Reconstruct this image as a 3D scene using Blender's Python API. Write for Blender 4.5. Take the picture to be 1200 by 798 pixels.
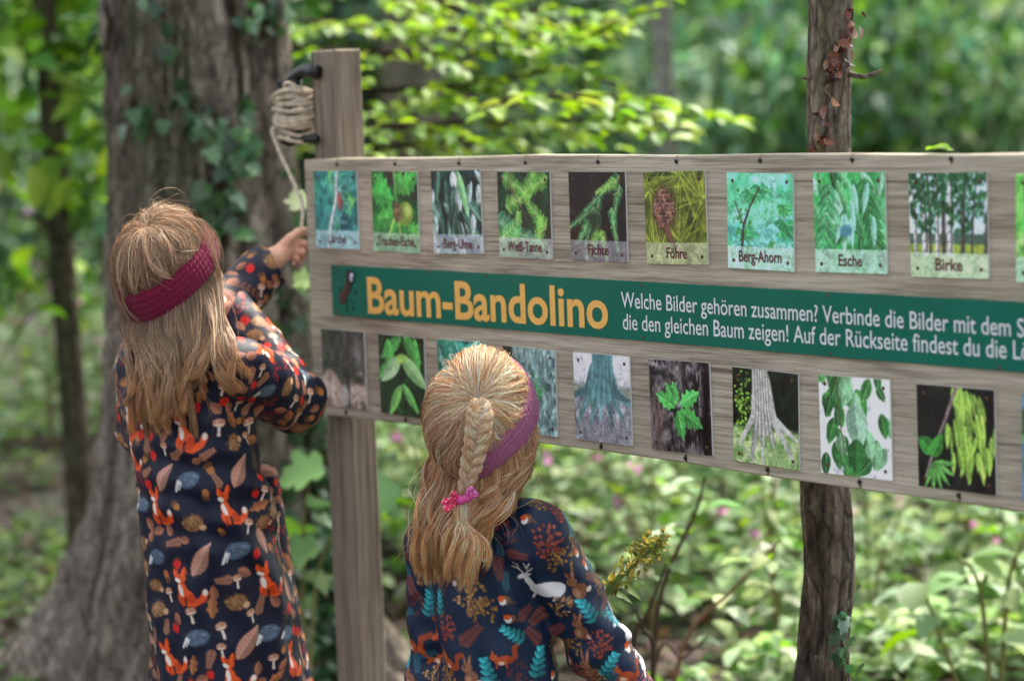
import bpy, math, random
import numpy as np
from mathutils import Vector, Matrix

for _o in list(bpy.data.objects):
    bpy.data.objects.remove(_o)
S = bpy.context.scene
R = math.radians
COL = S.collection

# ------------------------------------------------------------------ camera
CAM_H = 1.32
PITCH, ROLL, FPX = 0.0947, -0.0362, 2833.3          # 85 mm lens on a 36 mm sensor, photograph 1200 px wide
_c, _s = math.cos(PITCH), math.sin(PITCH)
_cr, _sr = math.cos(ROLL), math.sin(ROLL)
FWD = np.array([0.0, _c, -_s])
_up = np.array([0.0, _s, _c])
_rt = np.array([1.0, 0.0, 0.0])
RGT = _cr * _rt + _sr * _up
UPV = -_sr * _rt + _cr * _up
CAM = np.array([0.0, 0.0, CAM_H])
cd = bpy.data.cameras.new('camera')
cam = bpy.data.objects.new('camera', cd)
COL.objects.link(cam)
M = Matrix.Identity(4)
for _i in range(3):
    M[_i][0], M[_i][1], M[_i][2], M[_i][3] = RGT[_i], UPV[_i], -FWD[_i], CAM[_i]
cam.matrix_world = M
cd.lens, cd.sensor_width, cd.sensor_fit = 85.0, 36.0, 'HORIZONTAL'
cd.clip_end = 500.0
cd.dof.use_dof = True
cd.dof.focus_distance = 3.42
cd.dof.aperture_fstop = 2.9
S.camera = cam

# ------------------------------------------------------------------ sky, sun, exposure
SUN_EL, SUN_AZ = R(56), R(38)      # azimuth measured from +Y (away from the camera) towards +X
w = bpy.data.worlds.new('World')
S.world = w
w.use_nodes = True
nt = w.node_tree
nt.nodes.clear()
sky = nt.nodes.new('ShaderNodeTexSky')
sky.sky_type = 'NISHITA'
sky.sun_disc = False
sky.sun_elevation = SUN_EL
sky.sun_rotation = SUN_AZ
sky.dust_density = 4.0
sky.ozone_density = 0.6
hs = nt.nodes.new('ShaderNodeHueSaturation')
hs.inputs['Saturation'].default_value = 0.35
bg = nt.nodes.new('ShaderNodeBackground')
bg.inputs['Strength'].default_value = 0.15
wo = nt.nodes.new('ShaderNodeOutputWorld')
nt.links.new(sky.outputs[0], hs.inputs['Color'])
nt.links.new(hs.outputs[0], bg.inputs['Color'])
nt.links.new(bg.outputs[0], wo.inputs['Surface'])
sl = bpy.data.lights.new('sun', 'SUN')
sl.energy = 3.0
sl.angle = R(4)
sl.color = (1.0, 0.93, 0.80)
sun = bpy.data.objects.new('sun', sl)
COL.objects.link(sun)
_sd = Vector((math.sin(SUN_AZ) * math.cos(SUN_EL), math.cos(SUN_AZ) * math.cos(SUN_EL), math.sin(SUN_EL)))
sun.rotation_euler = _sd.to_track_quat('Z', 'Y').to_euler()
sun.location = (4, 6, 12)
S.view_settings.view_transform = 'Standard'
S.view_settings.look = 'None'
S.view_settings.gamma = 1.0
S.view_settings.use_curve_mapping = False
S.view_settings.exposure = 1.55
S.cycles.use_denoising = True
S.cycles.max_bounces = 8
S.cycles.transmission_bounces = 6
S.cycles.diffuse_bounces = 4

# ------------------------------------------------------------------ helpers
rng = np.random.default_rng(11)
random.seed(11)


def P(px, py, Y):
    """point of the place that the photograph shows at pixel (px, py), Y metres ahead of the camera"""
    d = FWD + (px - 600) / FPX * RGT - (py - 399) / FPX * UPV
    return CAM + d * (Y / d[1])


def ground_at(px, Y):
    d = FWD + (px - 600) / FPX * RGT
    return np.array([d[0] * Y / d[1], Y, 0.0])


def unit(v):
    v = np.asarray(v, float)
    return v / (np.linalg.norm(v, axis=-1, keepdims=True) + 1e-12)


def lin(c):
    c = np.asarray(c, float)
    return np.where(c <= 0.04045, c / 12.92, ((np.clip(c, 0, None) + 0.055) / 1.055) ** 2.4)


def rgb(r, g, b):
    return tuple(lin(np.array([r, g, b]) / 255.0))


def tag(o, label=None, cat=None, group=None, kind=None):
    if label: o['label'] = label
    if cat: o['category'] = cat
    if group: o['group'] = group
    if kind: o['kind'] = kind
    return o


def empty(name, loc=(0, 0, 0)):
    o = bpy.data.objects.new(name, None)
    COL.objects.link(o)
    o.location = loc
    o.empty_display_size = 0.1
    return o


def mesh(name, v, f, mat=None, parent=None, col=None, smooth=True, org=None):
    """one mesh object; v in world metres, f an (n, k) array or a list of faces, col a colour per vertex"""
    v = np.asarray(v, float).reshape(-1, 3)
    if org is None:
        if parent is not None:
            org = np.array(parent.get('_org', (0, 0, 0)), float)
        else:
            org = np.zeros(3)
    me = bpy.data.meshes.new(name)
    if isinstance(f, np.ndarray):
        f = [f]
    if len(f) and isinstance(f[0], np.ndarray):
        lt = np.concatenate([np.full(len(a), a.shape[1], np.int32) for a in f])
        lv = np.concatenate([a.ravel() for a in f]).astype(np.int32)
    else:
        lt = np.array([len(a) for a in f], np.int32)
        lv = np.array([i for a in f for i in a], np.int32)
    me.vertices.add(len(v))
    me.vertices.foreach_set('co', (v - org).ravel())
    me.loops.add(len(lv))
    me.loops.foreach_set('vertex_index', lv)
    me.polygons.add(len(lt))
    me.polygons.foreach_set('loop_start', np.concatenate([[0], np.cumsum(lt)[:-1]]).astype(np.int32))
    me.polygons.foreach_set('loop_total', lt)
    me.polygons.foreach_set('use_smooth', np.full(len(lt), bool(smooth)))
    if col is not None:
        a = me.color_attributes.new('Col', 'FLOAT_COLOR', 'POINT')
        c = np.ones((len(v), 4))
        c[:, :3] = col
        a.data.foreach_set('color', c.ravel())
    me.update(calc_edges=True)
    me.validate()
    if mat: me.materials.append(mat)
    o = bpy.data.objects.new(name, me)
    COL.objects.link(o)
    if parent is not None:
        o.parent = parent
    else:
        o.location = org
    return o


def thing(name, org, label, cat, group=None):
    o = empty(name, tuple(org))
    o['_org'] = [float(x) for x in org]
    return tag(o, label, cat, group)


def sub_of(o, parent):
    o['_org'] = [float(x) for x in parent.get('_org', (0, 0, 0))]
    return o


class MB:
    """collects pieces of one mesh"""
    def __init__(self):
        self.v, self.f, self.c, self.n = [], [], [], 0

    def add(self, v, f, c=None):
        v = np.asarray(v, float).reshape(-1, 3)
        fl = [f] if isinstance(f, np.ndarray) else f
        for a in fl:
            self.f.append(np.asarray(a, np.int32).reshape(len(a), -1) + self.n)
        self.v.append(v)
        cc = np.ones((len(v), 3)) * (np.array(c) if c is not None else 1.0)
        self.c.append(cc)
        self.n += len(v)
        return self

    def box(self, c, ax, h, col=None, bev=0.0):
        """box at c, rows of ax the three axes, half sizes h, with small chamfers"""
        ax = np.asarray(ax, float)
        h = np.asarray(h, float)
        if bev <= 0:
            q = np.array([[x, y, z] for x in (-1, 1) for y in (-1, 1) for z in (-1, 1)], float) * h
            f = np.array([[0, 1, 3, 2], [4, 6, 7, 5], [0, 4, 5, 1], [2, 3, 7, 6], [0, 2, 6, 4], [1, 5, 7, 3]])
            return self.add(c + q @ ax, f, col)
        vs, ids = [], {}
        for sx in (-1, 1):
            for sy in (-1, 1):
                for sz in (-1, 1):
                    for k in range(3):
                        p = np.array([sx, sy, sz]) * (h - bev)
                        p[k] = (sx, sy, sz)[k] * h[k]
                        ids[(sx, sy, sz, k)] = len(vs)
                        vs.append(p)
        q4, q3 = [], []
        for k in range(3):
            a, b = [i for i in range(3) if i != k]
            for s in (-1, 1):
                ring = []
                for (u, v) in ((-1, -1), (1, -1), (1, 1), (-1, 1)):
                    t = [0, 0, 0]
                    t[k], t[a], t[b] = s, u, v
                    ring.append(ids[(*t, k)])
                if (s > 0) == (k == 1): ring = ring[::-1]
                q4.append(ring)
        for k in range(3):                     # bevel quads along each edge parallel to axis k
            a, b = [i for i in range(3) if i != k]
            for u in (-1, 1):
                for v in (-1, 1):
                    r = []
                    for (s, w_) in ((-1, a), (1, a), (1, b), (-1, b)):
                        t = [0, 0, 0]
                        t[k], t[a], t[b] = s, u, v
                        r.append(ids[(*t, w_)])
                    if (u * v > 0) == (k != 1): r = r[::-1]
                    q4.append(r)
        for sx in (-1, 1):
            for sy in (-1, 1):
                for sz in (-1, 1):
                    r = [ids[(sx, sy, sz, k)] for k in range(3)]
                    if sx * sy * sz < 0: r = r[::-1]
                    q3.append(r)
        return self.add(c + np.array(vs) @ ax, [np.array(q4), np.array(q3)], col)

    def tube(self, pts, rad, n=8, col=None, cap=True):
        pts = np.asarray(pts, float)
        m = len(pts)
        rad = np.ones(m) * np.asarray(rad)
        t = unit(np.gradient(pts, axis=0))
        ref = np.array([0.0, 0, 1.0]) if abs(unit(pts[-1] - pts[0])[2]) < 0.9 else np.array([1.0, 0, 0])
        u = np.zeros_like(pts)
        a = unit(np.cross(t[0], ref))
        for i in range(m):
            a = unit(a - t[i] * (a @ t[i]))
            u[i] = a
        b = np.cross(t, u)
        th = np.linspace(0, 2 * np.pi, n, endpoint=False)
        ring = np.cos(th)[None, :, None] * u[:, None] + np.sin(th)[None, :, None] * b[:, None]
        v = (pts[:, None] + ring * rad[:, None, None]).reshape(-1, 3)
        i = np.arange(m - 1)[:, None] * n
        j = np.arange(n)[None, :]
        f = np.stack([i + j, i + (j + 1) % n, i + n + (j + 1) % n, i + n + j], -1).reshape(-1, 4)
        fs = [f]
        c = col
        if cap:
            v = np.concatenate([v, pts[[0, -1]]])
            k = np.arange(n)
            fs.append(np.stack([np.full(n, m * n), (k + 1) % n, k], -1))
            fs.append(np.stack([np.full(n, m * n + 1), (m - 1) * n + k, (m - 1) * n + (k + 1) % n], -1))
            if col is not None and np.ndim(col) == 2:
                c = np.concatenate([np.repeat(col, n, 0), col[[0, -1]]])
        elif col is not None and np.ndim(col) == 2:
            c = np.repeat(col, n, 0)
        return self.add(v, fs, c)

    def leaves(self, tpl, pos, nrm, dirn, size, col):
        """copies of a leaf template: blade along dirn, facing nrm"""
        tv, tf = tpl
        d = unit(dirn)
        nn = unit(nrm - d * np.sum(nrm * d, -1, keepdims=True))
        s = np.cross(d, nn)
        k = len(pos)
        size = np.ones(k) * size
        v = pos[:, None] + size[:, None, None] * (tv[None, :, 0:1] * s[:, None] + tv[None, :, 1:2] * d[:, None] + tv[None, :, 2:3] * nn[:, None])
        col = np.ones((k, 3)) * np.asarray(col)
        fs = []
        for a in (tf if isinstance(tf, list) else [tf]):
            fs.append((a[None] + (np.arange(k) * len(tv))[:, None, None]).reshape(-1, a.shape[1]))
        return self.add(v.reshape(-1, 3), fs, np.repeat(col, len(tv), 0))

    def build(self, name, mat, parent=None, smooth=True, org=None, colors=True):
        v = np.concatenate(self.v)
        by = {}
        for a in self.f: by.setdefault(a.shape[1], []).append(a)
        return mesh(name, v, [np.concatenate(x) for x in by.values()], mat, parent, np.concatenate(self.c) if colors else None, smooth, org)


def spline(pts, n):
    """Catmull-Rom through pts, n samples"""
    p = np.asarray(pts, float)
    p = np.concatenate([[2 * p[0] - p[1]], p, [2 * p[-1] - p[-2]]])
    m = len(p) - 3
    t = np.linspace(0, m - 1e-9, n)
    i = t.astype(int)
    f = (t - i)[:, None]
    a, b, c, d = p[i], p[i + 1], p[i + 2], p[i + 3]
    return 0.5 * (2 * b + (c - a) * f + (2 * a - 5 * b + 4 * c - d) * f * f + (3 * b - a - 3 * c + d) * f ** 3)


def hash3(i, seed=0):
    i = i.astype(np.int64)
    h = (i[..., 0] * 374761393 + i[..., 1] * 668265263 + i[..., 2] * 2147483647 + seed * 1274126177) & 0xFFFFFFFF
    h = ((h ^ (h >> 13)) * 1274126177) & 0xFFFFFFFF
    return ((h ^ (h >> 16)) & 0xFFFF) / 65535.0


def noise(p, seed=0):
    """value noise in [-1, 1] at points (..., 3)"""
    p = np.asarray(p, float)
    i = np.floor(p)
    f = p - i
    f = f * f * (3 - 2 * f)
    r = 0
    for dx in (0, 1):
        for dy in (0, 1):
            for dz in (0, 1):
                wgt = (f[..., 0] if dx else 1 - f[..., 0]) * (f[..., 1] if dy else 1 - f[..., 1]) * (f[..., 2] if dz else 1 - f[..., 2])
                r = r + wgt * hash3(i + np.array([dx, dy, dz]), seed)
    return 2 * r - 1


def fbm(p, seed=0, oct=4):
    r, a = 0, 1.0
    for o in range(oct):
        r = r + a * noise(np.asarray(p) * 2 ** o, seed + o)
        a *= 0.5
    return r / 1.9


# ---- materials
def new_mat(name):
    m = bpy.data.materials.new(name)
    m.use_nodes = True
    m.node_tree.nodes.clear()
    return m, m.node_tree


def N(t, typ, **kw):
    n = t.nodes.new(typ)
    for k, v in kw.items():
        if k.startswith('_'): setattr(n, k[1:], v)
        else: n.inputs[k.replace('__', ' ')].default_value = v
    return n


def principled(name, color=(0.5, 0.5, 0.5), rough=0.6, attr=False, bump=0.0, scale=60.0, var=0.0, stretch=(1, 1, 1), spec=0.5, sheen=0.0, coords='Object', metal=0.0):
    """surface with noise-varied colour and bump"""
    m, t = new_mat(name)
    out = N(t, 'ShaderNodeOutputMaterial')
    b = N(t, 'ShaderNodeBsdfPrincipled', Roughness=rough, Metallic=metal)
    b.inputs['Specular IOR Level'].default_value = spec
    if sheen: b.inputs['Sheen Weight'].default_value = sheen
    t.links.new(b.outputs[0], out.inputs[0])
    tc = N(t, 'ShaderNodeTexCoord')
    mp = N(t, 'ShaderNodeMapping')
    mp.inputs['Scale'].default_value = stretch
    t.links.new(tc.outputs[coords], mp.inputs[0])
    nz = N(t, 'ShaderNodeTexNoise', Scale=scale, Detail=5.0)
    t.links.new(mp.outputs[0], nz.inputs['Vector'])
    if attr:
        src = N(t, 'ShaderNodeAttribute', _attribute_name='Col').outputs['Color']
    else:
        rg = N(t, 'ShaderNodeRGB')
        rg.outputs[0].default_value = (*color, 1)
        src = rg.outputs[0]
    if var:
        h = N(t, 'ShaderNodeHueSaturation')
        mr = N(t, 'ShaderNodeMapRange')
        mr.inputs['To Min'].default_value = 1 - var
        mr.inputs['To Max'].default_value = 1 + var
        mr.inputs['From Min'].default_value = 0.3
        mr.inputs['From Max'].default_value = 0.7
        t.links.new(nz.outputs['Fac'], mr.inputs['Value'])
        t.links.new(mr.outputs[0], h.inputs['Value'])
        t.links.new(src, h.inputs['Color'])
        src = h.outputs[0]
    t.links.new(src, b.inputs['Base Color'])
    if bump:
        bp = N(t, 'ShaderNodeBump', Strength=bump, Distance=0.004)
        t.links.new(nz.outputs['Fac'], bp.inputs['Height'])
        t.links.new(bp.outputs[0], b.inputs['Normal'])
    return m


def leaf_mat(name, trans=0.45, rough=0.58, gain=1.0, spec=0.28):
    """thin leaf: colour from the mesh, light passes through it"""
    m, t = new_mat(name)
    out = N(t, 'ShaderNodeOutputMaterial')
    a = N(t, 'ShaderNodeAttribute', _attribute_name='Col')
    b = N(t, 'ShaderNodeBsdfPrincipled', Roughness=rough)
    b.inputs['Specular IOR Level'].default_value = spec
    tr = N(t, 'ShaderNodeBsdfTranslucent')
    hs_ = N(t, 'ShaderNodeHueSaturation', Saturation=1.1, Value=1.5 * gain)
    hs_.inputs['Hue'].default_value = 0.485
    mx = N(t, 'ShaderNodeMixShader', Fac=trans)
    t.links.new(a.outputs['Color'], b.inputs['Base Color'])
    t.links.new(a.outputs['Color'], hs_.inputs['Color'])
    t.links.new(hs_.outputs[0], tr.inputs['Color'])
    t.links.new(b.outputs[0], mx.inputs[1])
    t.links.new(tr.outputs[0], mx.inputs[2])
    t.links.new(mx.outputs[0], out.inputs[0])
    return m


def leaf_tpl(kind):
    """leaf templates: blade along +y from the origin, length 1"""
    if kind == 'oval':
        w_ = [(0, 0), (0.2, 0.15), (0.31, 0.4), (0.26, 0.68), (0.1, 0.9), (0, 1.0)]
    elif kind == 'narrow':
        w_ = [(0, 0), (0.1, 0.15), (0.16, 0.4), (0.13, 0.68), (0.05, 0.9), (0, 1.0)]
    if kind in ('oval', 'narrow'):
        v, f4, f3 = [], [], []
        for (a, y) in w_:
            v.append((0, y, 0.05 * math.sin(y * 3) - 0.16 * y * y))
        k = len(w_)
        for sgn in (1, -1):
            base = len(v)
            for (a, y) in w_[1:-1]:
                v.append((sgn * a, y, a * 0.35 + 0.05 * math.sin(y * 3) - 0.16 * y * y))
            q = base
            tri = [[0, q, 1], [k - 1, k - 2, q + k - 3]]
            quad = [[i, q + i - 1, q + i, i + 1] for i in range(1, k - 2)]
            if sgn < 0:
                tri = [x[::-1] for x in tri]
                quad = [x[::-1] for x in quad]
            f3 += tri
            f4 += quad
        return np.array(v), [np.array(f4), np.array(f3)]
    if kind == 'ivy':
        ang = [(0, 0), (60, .28), (20, .62), (52, .42), (68, .72), (80, .5), (90, 1.0)]
        half = [(0.0, 0.0), (0.30, -0.05), (0.52, 0.22), (0.30, 0.38), (0.36, 0.66), (0.16, 0.68), (0.0, 1.0)]
    elif kind == 'maple':
        half = [(0.0, 0.0), (0.26, -0.04), (0.48, 0.1), (0.34, 0.24), (0.62, 0.42), (0.6, 0.56), (0.32, 0.56), (0.34, 0.76), (0.18, 0.78), (0.0, 1.08)]
    pts = half + [(-x, y) for (x, y) in half[-2:0:-1]]
    v = [(0, 0.35, 0.0)] + [(x, y, 0.25 * abs(x) - 0.15 * y * y) for (x, y) in pts]
    n = len(pts)
    f = np.array([[0, 1 + (i + 1) % n, 1 + i] for i in range(n)])[:, ::-1]
    return np.array(v), [f]


OVAL, NARROW, IVY, MAPLE = leaf_tpl('oval'), leaf_tpl('narrow'), leaf_tpl('ivy'), leaf_tpl('maple')


def rand_dir(n, r=None):
    r = r or rng
    return unit(r.normal(size=(n, 3)))


def palette(n, cols, jitter=0.12, r=None):
    r = r or rng
    c = np.array(cols)[r.integers(0, len(cols), n)]
    return np.clip(c * (1 + jitter * r.normal(size=(n, 1))) * (1 + 0.06 * r.normal(size=(n, 3))), 0.004, 1)


def copy_thing(o, loc, rz=0.0, scale=1.0, label=None):
    c = o.copy()
    COL.objects.link(c)
    c.location = loc
    c.rotation_euler = (0, 0, rz)
    c.scale = (scale,) * 3
    if label: c['label'] = label
    for ch in list(o.children):
        d = ch.copy()
        COL.objects.link(d)
        d.parent = c
        for g in list(ch.children):
            e = g.copy()
            COL.objects.link(e)
            e.parent = d
    return c
# ------------------------------------------------------------------ ground
M_GROUND, _t = new_mat('forest_floor')
_o = N(_t, 'ShaderNodeOutputMaterial')
_b = N(_t, 'ShaderNodeBsdfPrincipled', Roughness=0.95)
_b.inputs['Specular IOR Level'].default_value = 0.1
_tc = N(_t, 'ShaderNodeTexCoord')
_n1 = N(_t, 'ShaderNodeTexNoise', Scale=1.3, Detail=6.0)
_n2 = N(_t, 'ShaderNodeTexVoronoi', Scale=26.0)
_n3 = N(_t, 'ShaderNodeTexNoise', Scale=45.0, Detail=4.0)
for _n in (_n1, _n2, _n3): _t.links.new(_tc.outputs['Object'], _n.inputs['Vector'])
_r = N(_t, 'ShaderNodeValToRGB')
_e = _r.color_ramp.elements
_e[0].position, _e[0].color = 0.38, (0.030, 0.022, 0.014, 1)
_e[1].position, _e[1].color = 0.68, (0.055, 0.075, 0.022, 1)
_k = _e.new(0.52); _k.color = (0.085, 0.062, 0.036, 1)
_t.links.new(_n1.outputs['Fac'], _r.inputs[0])
_h = N(_t, 'ShaderNodeMix', _data_type='RGBA', _blend_type='OVERLAY')
_h.inputs[0].default_value = 0.55
_t.links.new(_r.outputs[0], _h.inputs[6])
_t.links.new(_n2.outputs['Color'], _h.inputs[7])
_hs = N(_t, 'ShaderNodeHueSaturation', Saturation=0.55)
_t.links.new(_h.outputs[2], _hs.inputs['Color'])
_t.links.new(_hs.outputs[0], _b.inputs['Base Color'])
_bp = N(_t, 'ShaderNodeBump', Strength=0.8, Distance=0.03)
_t.links.new(_n3.outputs['Fac'], _bp.inputs['Height'])
_t.links.new(_bp.outputs[0], _b.inputs['Normal'])
_t.links.new(_b.outputs[0], _o.inputs[0])


def ground_z(x, y):
    x, y = np.asarray(x, float), np.asarray(y, float)
    z = 0.05 * noise(np.stack([x * .6, y * .6, x * 0], -1), 5) + 0.18 * noise(np.stack([x * .13, y * .13, x * 0 + 3], -1), 6) * np.clip((y - 4) / 6, 0, 1)
    z = z * np.clip((np.hypot(x, y - 3.5) - .9) / 1.2, 0.0, 1)
    return z + np.clip(y - 13, 0, 30) * 0.055


gx_ = np.concatenate([np.linspace(-60, -9, 22), np.linspace(-8.5, 8.5, 110), np.linspace(9, 60, 22)])
gy_ = np.concatenate([np.linspace(-25, 1, 14), np.linspace(1.4, 16, 95), np.linspace(17, 110, 40)])
X_, Y_ = np.meshgrid(gx_, gy_, indexing='xy')
v_ = np.stack([X_, Y_, ground_z(X_, Y_)], -1).reshape(-1, 3)
nx_ = len(gx_)
i_ = (np.arange(len(gy_) - 1)[:, None] * nx_ + np.arange(nx_ - 1)[None]).ravel()
tag(mesh('ground', v_, np.stack([i_, i_ + 1, i_ + nx_ + 1, i_ + nx_], -1), M_GROUND), kind='structure')

M_LEAF = leaf_mat('leaf', 0.42)
M_BEECH = leaf_mat('beech_leaf', 0.42, rough=0.5, spec=0.4)
M_SHRUB = leaf_mat('shrub_leaf', 0.42, rough=0.55, spec=0.3, gain=1.1)
M_LEAF_SHADE = leaf_mat('glossy_leaf', 0.25, rough=0.3, spec=0.6)
M_BARK, _t = new_mat('bark')
_o = N(_t, 'ShaderNodeOutputMaterial')
_b = N(_t, 'ShaderNodeBsdfPrincipled', Roughness=0.95)
_b.inputs['Specular IOR Level'].default_value = 0.15
_a = N(_t, 'ShaderNodeAttribute', _attribute_name='Col')
_tc = N(_t, 'ShaderNodeTexCoord')
_mp = N(_t, 'ShaderNodeMapping')
_mp.inputs['Scale'].default_value = (1, 1, 0.38)
_t.links.new(_tc.outputs['Object'], _mp.inputs[0])
_wn = N(_t, 'ShaderNodeTexNoise', Scale=14.0, Detail=3.0)
_t.links.new(_mp.outputs[0], _wn.inputs['Vector'])
_wm = N(_t, 'ShaderNodeMix', _data_type='RGBA', _blend_type='LINEAR_LIGHT')
_wm.inputs[0].default_value = 0.035
_t.links.new(_mp.outputs[0], _wm.inputs[6])
_t.links.new(_wn.outputs['Color'], _wm.inputs[7])
_vo = N(_t, 'ShaderNodeTexVoronoi', Scale=34.0)
_vo.feature = 'DISTANCE_TO_EDGE'
_t.links.new(_wm.outputs[2], _vo.inputs['Vector'])
_cr = N(_t, 'ShaderNodeMapRange')
_cr.inputs['From Max'].default_value = 0.16
_cr.inputs['To Min'].default_value = 0.36
_t.links.new(_vo.outputs['Distance'], _cr.inputs['Value'])
_nf = N(_t, 'ShaderNodeTexNoise', Scale=95.0, Detail=6.0, Roughness=0.7)
_t.links.new(_mp.outputs[0], _nf.inputs['Vector'])
_mr = N(_t, 'ShaderNodeMapRange')
_mr.inputs['From Min'].default_value, _mr.inputs['From Max'].default_value = 0.3, 0.7
_mr.inputs['To Min'].default_value, _mr.inputs['To Max'].default_value = 0.5, 1.6
_t.links.new(_nf.outputs['Fac'], _mr.inputs['Value'])
_mu = N(_t, 'ShaderNodeMath', _operation='MULTIPLY')
_t.links.new(_cr.outputs[0], _mu.inputs[0])
_t.links.new(_mr.outputs[0], _mu.inputs[1])
_hv = N(_t, 'ShaderNodeHueSaturation')
_t.links.new(_a.outputs['Color'], _hv.inputs['Color'])
_t.links.new(_mu.outputs[0], _hv.inputs['Value'])
_ln = N(_t, 'ShaderNodeTexNoise', Scale=38.0, Detail=4.0)
_t.links.new(_tc.outputs['Object'], _ln.inputs['Vector'])
_lr = N(_t, 'ShaderNodeMapRange')
_lr.inputs['From Min'].default_value, _lr.inputs['From Max'].default_value = 0.63, 0.70
_lr.inputs['To Max'].default_value = 0.45
_t.links.new(_ln.outputs['Fac'], _lr.inputs['Value'])
_lx = N(_t, 'ShaderNodeMix', _data_type='RGBA')
_t.links.new(_lr.outputs[0], _lx.inputs[0])
_t.links.new(_hv.outputs[0], _lx.inputs[6])
_lx.inputs[7].default_value = (0.30, 0.32, 0.26, 1)
_t.links.new(_lx.outputs[2], _b.inputs['Base Color'])
_bp = N(_t, 'ShaderNodeBump', Strength=1.0, Distance=0.012)
_t.links.new(_mu.outputs[0], _bp.inputs['Height'])
_t.links.new(_bp.outputs[0], _b.inputs['Normal'])
_t.links.new(_b.outputs[0], _o.inputs[0])
M_STEM = principled('stem', attr=True, rough=0.8, var=0.2, scale=40, spec=0.2)
M_PETAL = leaf_mat('petal', 0.35, rough=0.6)


def GZ(p):
    p = np.array(p, float)
    p[2] = float(ground_z(p[0], p[1]))
    return p


def trunk_mesh(a, b, z0, z1, r_fun, nth=24, nz=30, rough=0.05, furrow=10, seed=0, cols=None, amp_z=2.5, zpow=1.0):
    """tapered trunk along the line a-b from height z0 to z1 with furrowed bark"""
    d = (b - a) / (b[2] - a[2])
    zz = z0 + (z1 - z0) * np.linspace(0, 1, nz) ** zpow
    th = np.linspace(0, 2 * np.pi, nth, endpoint=False)
    Z, T = np.meshgrid(zz, th, indexing='ij')
    ct, st = np.cos(T), np.sin(T)
    base = a[None, None] + d[None, None] * (Z - a[2])[..., None]
    r = r_fun(Z, T)
    q = np.stack([ct * furrow * .5, st * furrow * .5, Z * amp_z], -1)
    f1 = fbm(q, seed, 4)
    f2 = 1 - np.abs(noise(np.stack([ct * furrow, st * furrow, Z * amp_z * 1.3], -1), seed + 9)) * 2
    f3 = noise(np.stack([ct * furrow * 2.6, st * furrow * 2.6, Z * amp_z * 9], -1), seed + 17)
    dsp = rough * (0.6 * f1 + 0.35 * f2 + 0.25 * f3)
    r = r * (1 + dsp)
    v = base + r[..., None] * np.stack([ct, st, 0 * ct], -1)
    i = (np.arange(nz - 1)[:, None] * nth)
    j = np.arange(nth)[None]
    f = np.stack([i + j, i + (j + 1) % nth, i + nth + (j + 1) % nth, i + nth + j], -1).reshape(-1, 4)
    cd_, cm_, cl_, cg_ = cols
    k = np.clip(0.5 + 0.9 * f1 + 0.25 * f3, 0, 1)[..., None]
    c = np.where(k < .5, np.array(cd_) + (np.array(cm_) - cd_) * k * 2, np.array(cm_) + (np.array(cl_) - cm_) * (k * 2 - 1))
    g = np.clip(noise(np.stack([ct * 2.2, st * 2.2, Z * 1.7], -1), seed + 31) * 1.3 - 0.1, 0, 0.7)[..., None]
    c = c + g * (np.array(cg_) - c)
    return v.reshape(-1, 3), f, c.reshape(-1, 3)


BARK_BIG = (rgb(92, 82, 74), rgb(156, 143, 130), rgb(206, 193, 178), rgb(140, 138, 112))
BARK_DARK = (rgb(58, 51, 43), rgb(96, 87, 72), rgb(128, 118, 99), rgb(92, 94, 62))
BARK_GREY = (rgb(88, 80, 70), rgb(146, 134, 120), rgb(186, 174, 156), rgb(138, 136, 106))
BARK_PALE = (rgb(110, 108, 104), rgb(160, 158, 152), rgb(196, 194, 188), rgb(140, 150, 116))
GREENS = [rgb(70, 112, 44), rgb(88, 132, 52), rgb(56, 96, 44), rgb(104, 142, 60)]
BLUEGREENS = [rgb(72, 110, 88), rgb(94, 130, 106), rgb(54, 90, 70), rgb(128, 156, 138), rgb(88, 122, 84)]
LIMES = [rgb(110, 150, 48), rgb(126, 164, 58), rgb(94, 136, 46), rgb(142, 172, 76)]
PALES = [rgb(128, 152, 112), rgb(152, 172, 136), rgb(106, 136, 92), rgb(172, 188, 158), rgb(138, 160, 104)]


def crown_mesh(center, rad, n, size, cols, tpl=OVAL, seed=0, clumps=14, flat=0.6):
    """foliage: leaf clumps spread unevenly through an ellipsoid"""
    r = np.random.default_rng(seed)
    cc = rand_dir(clumps, r) * r.uniform(.35, 1.0, (clumps, 1)) * np.array(rad) * .8
    k = r.integers(0, clumps, n)
    crad = r.uniform(.2, .42, clumps)
    p = cc[k] + rand_dir(n, r) * (r.uniform(0, 1, (n, 1)) ** .5) * crad[k][:, None] * np.mean(rad)
    q = MB()
    nr = unit(np.array([0, 0, 1.0]) + flat * r.normal(size=(n, 3)))
    dr = unit(r.normal(size=(n, 3)) + np.array([0, 0, -.3]))
    tone = r.uniform(.75, 1.25, clumps)[k][:, None]
    q.leaves(tpl, np.array(center) + p, nr, dr, size * r.uniform(.6, 1.3, n), palette(n, cols, .15, r) * tone)
    return q, cc + np.array(center)


# ------------------------------------------------------------------ the large tree on the left
TY = 5.4
a0, a1 = P(228, 0, TY), P(262, 620, TY)


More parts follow.
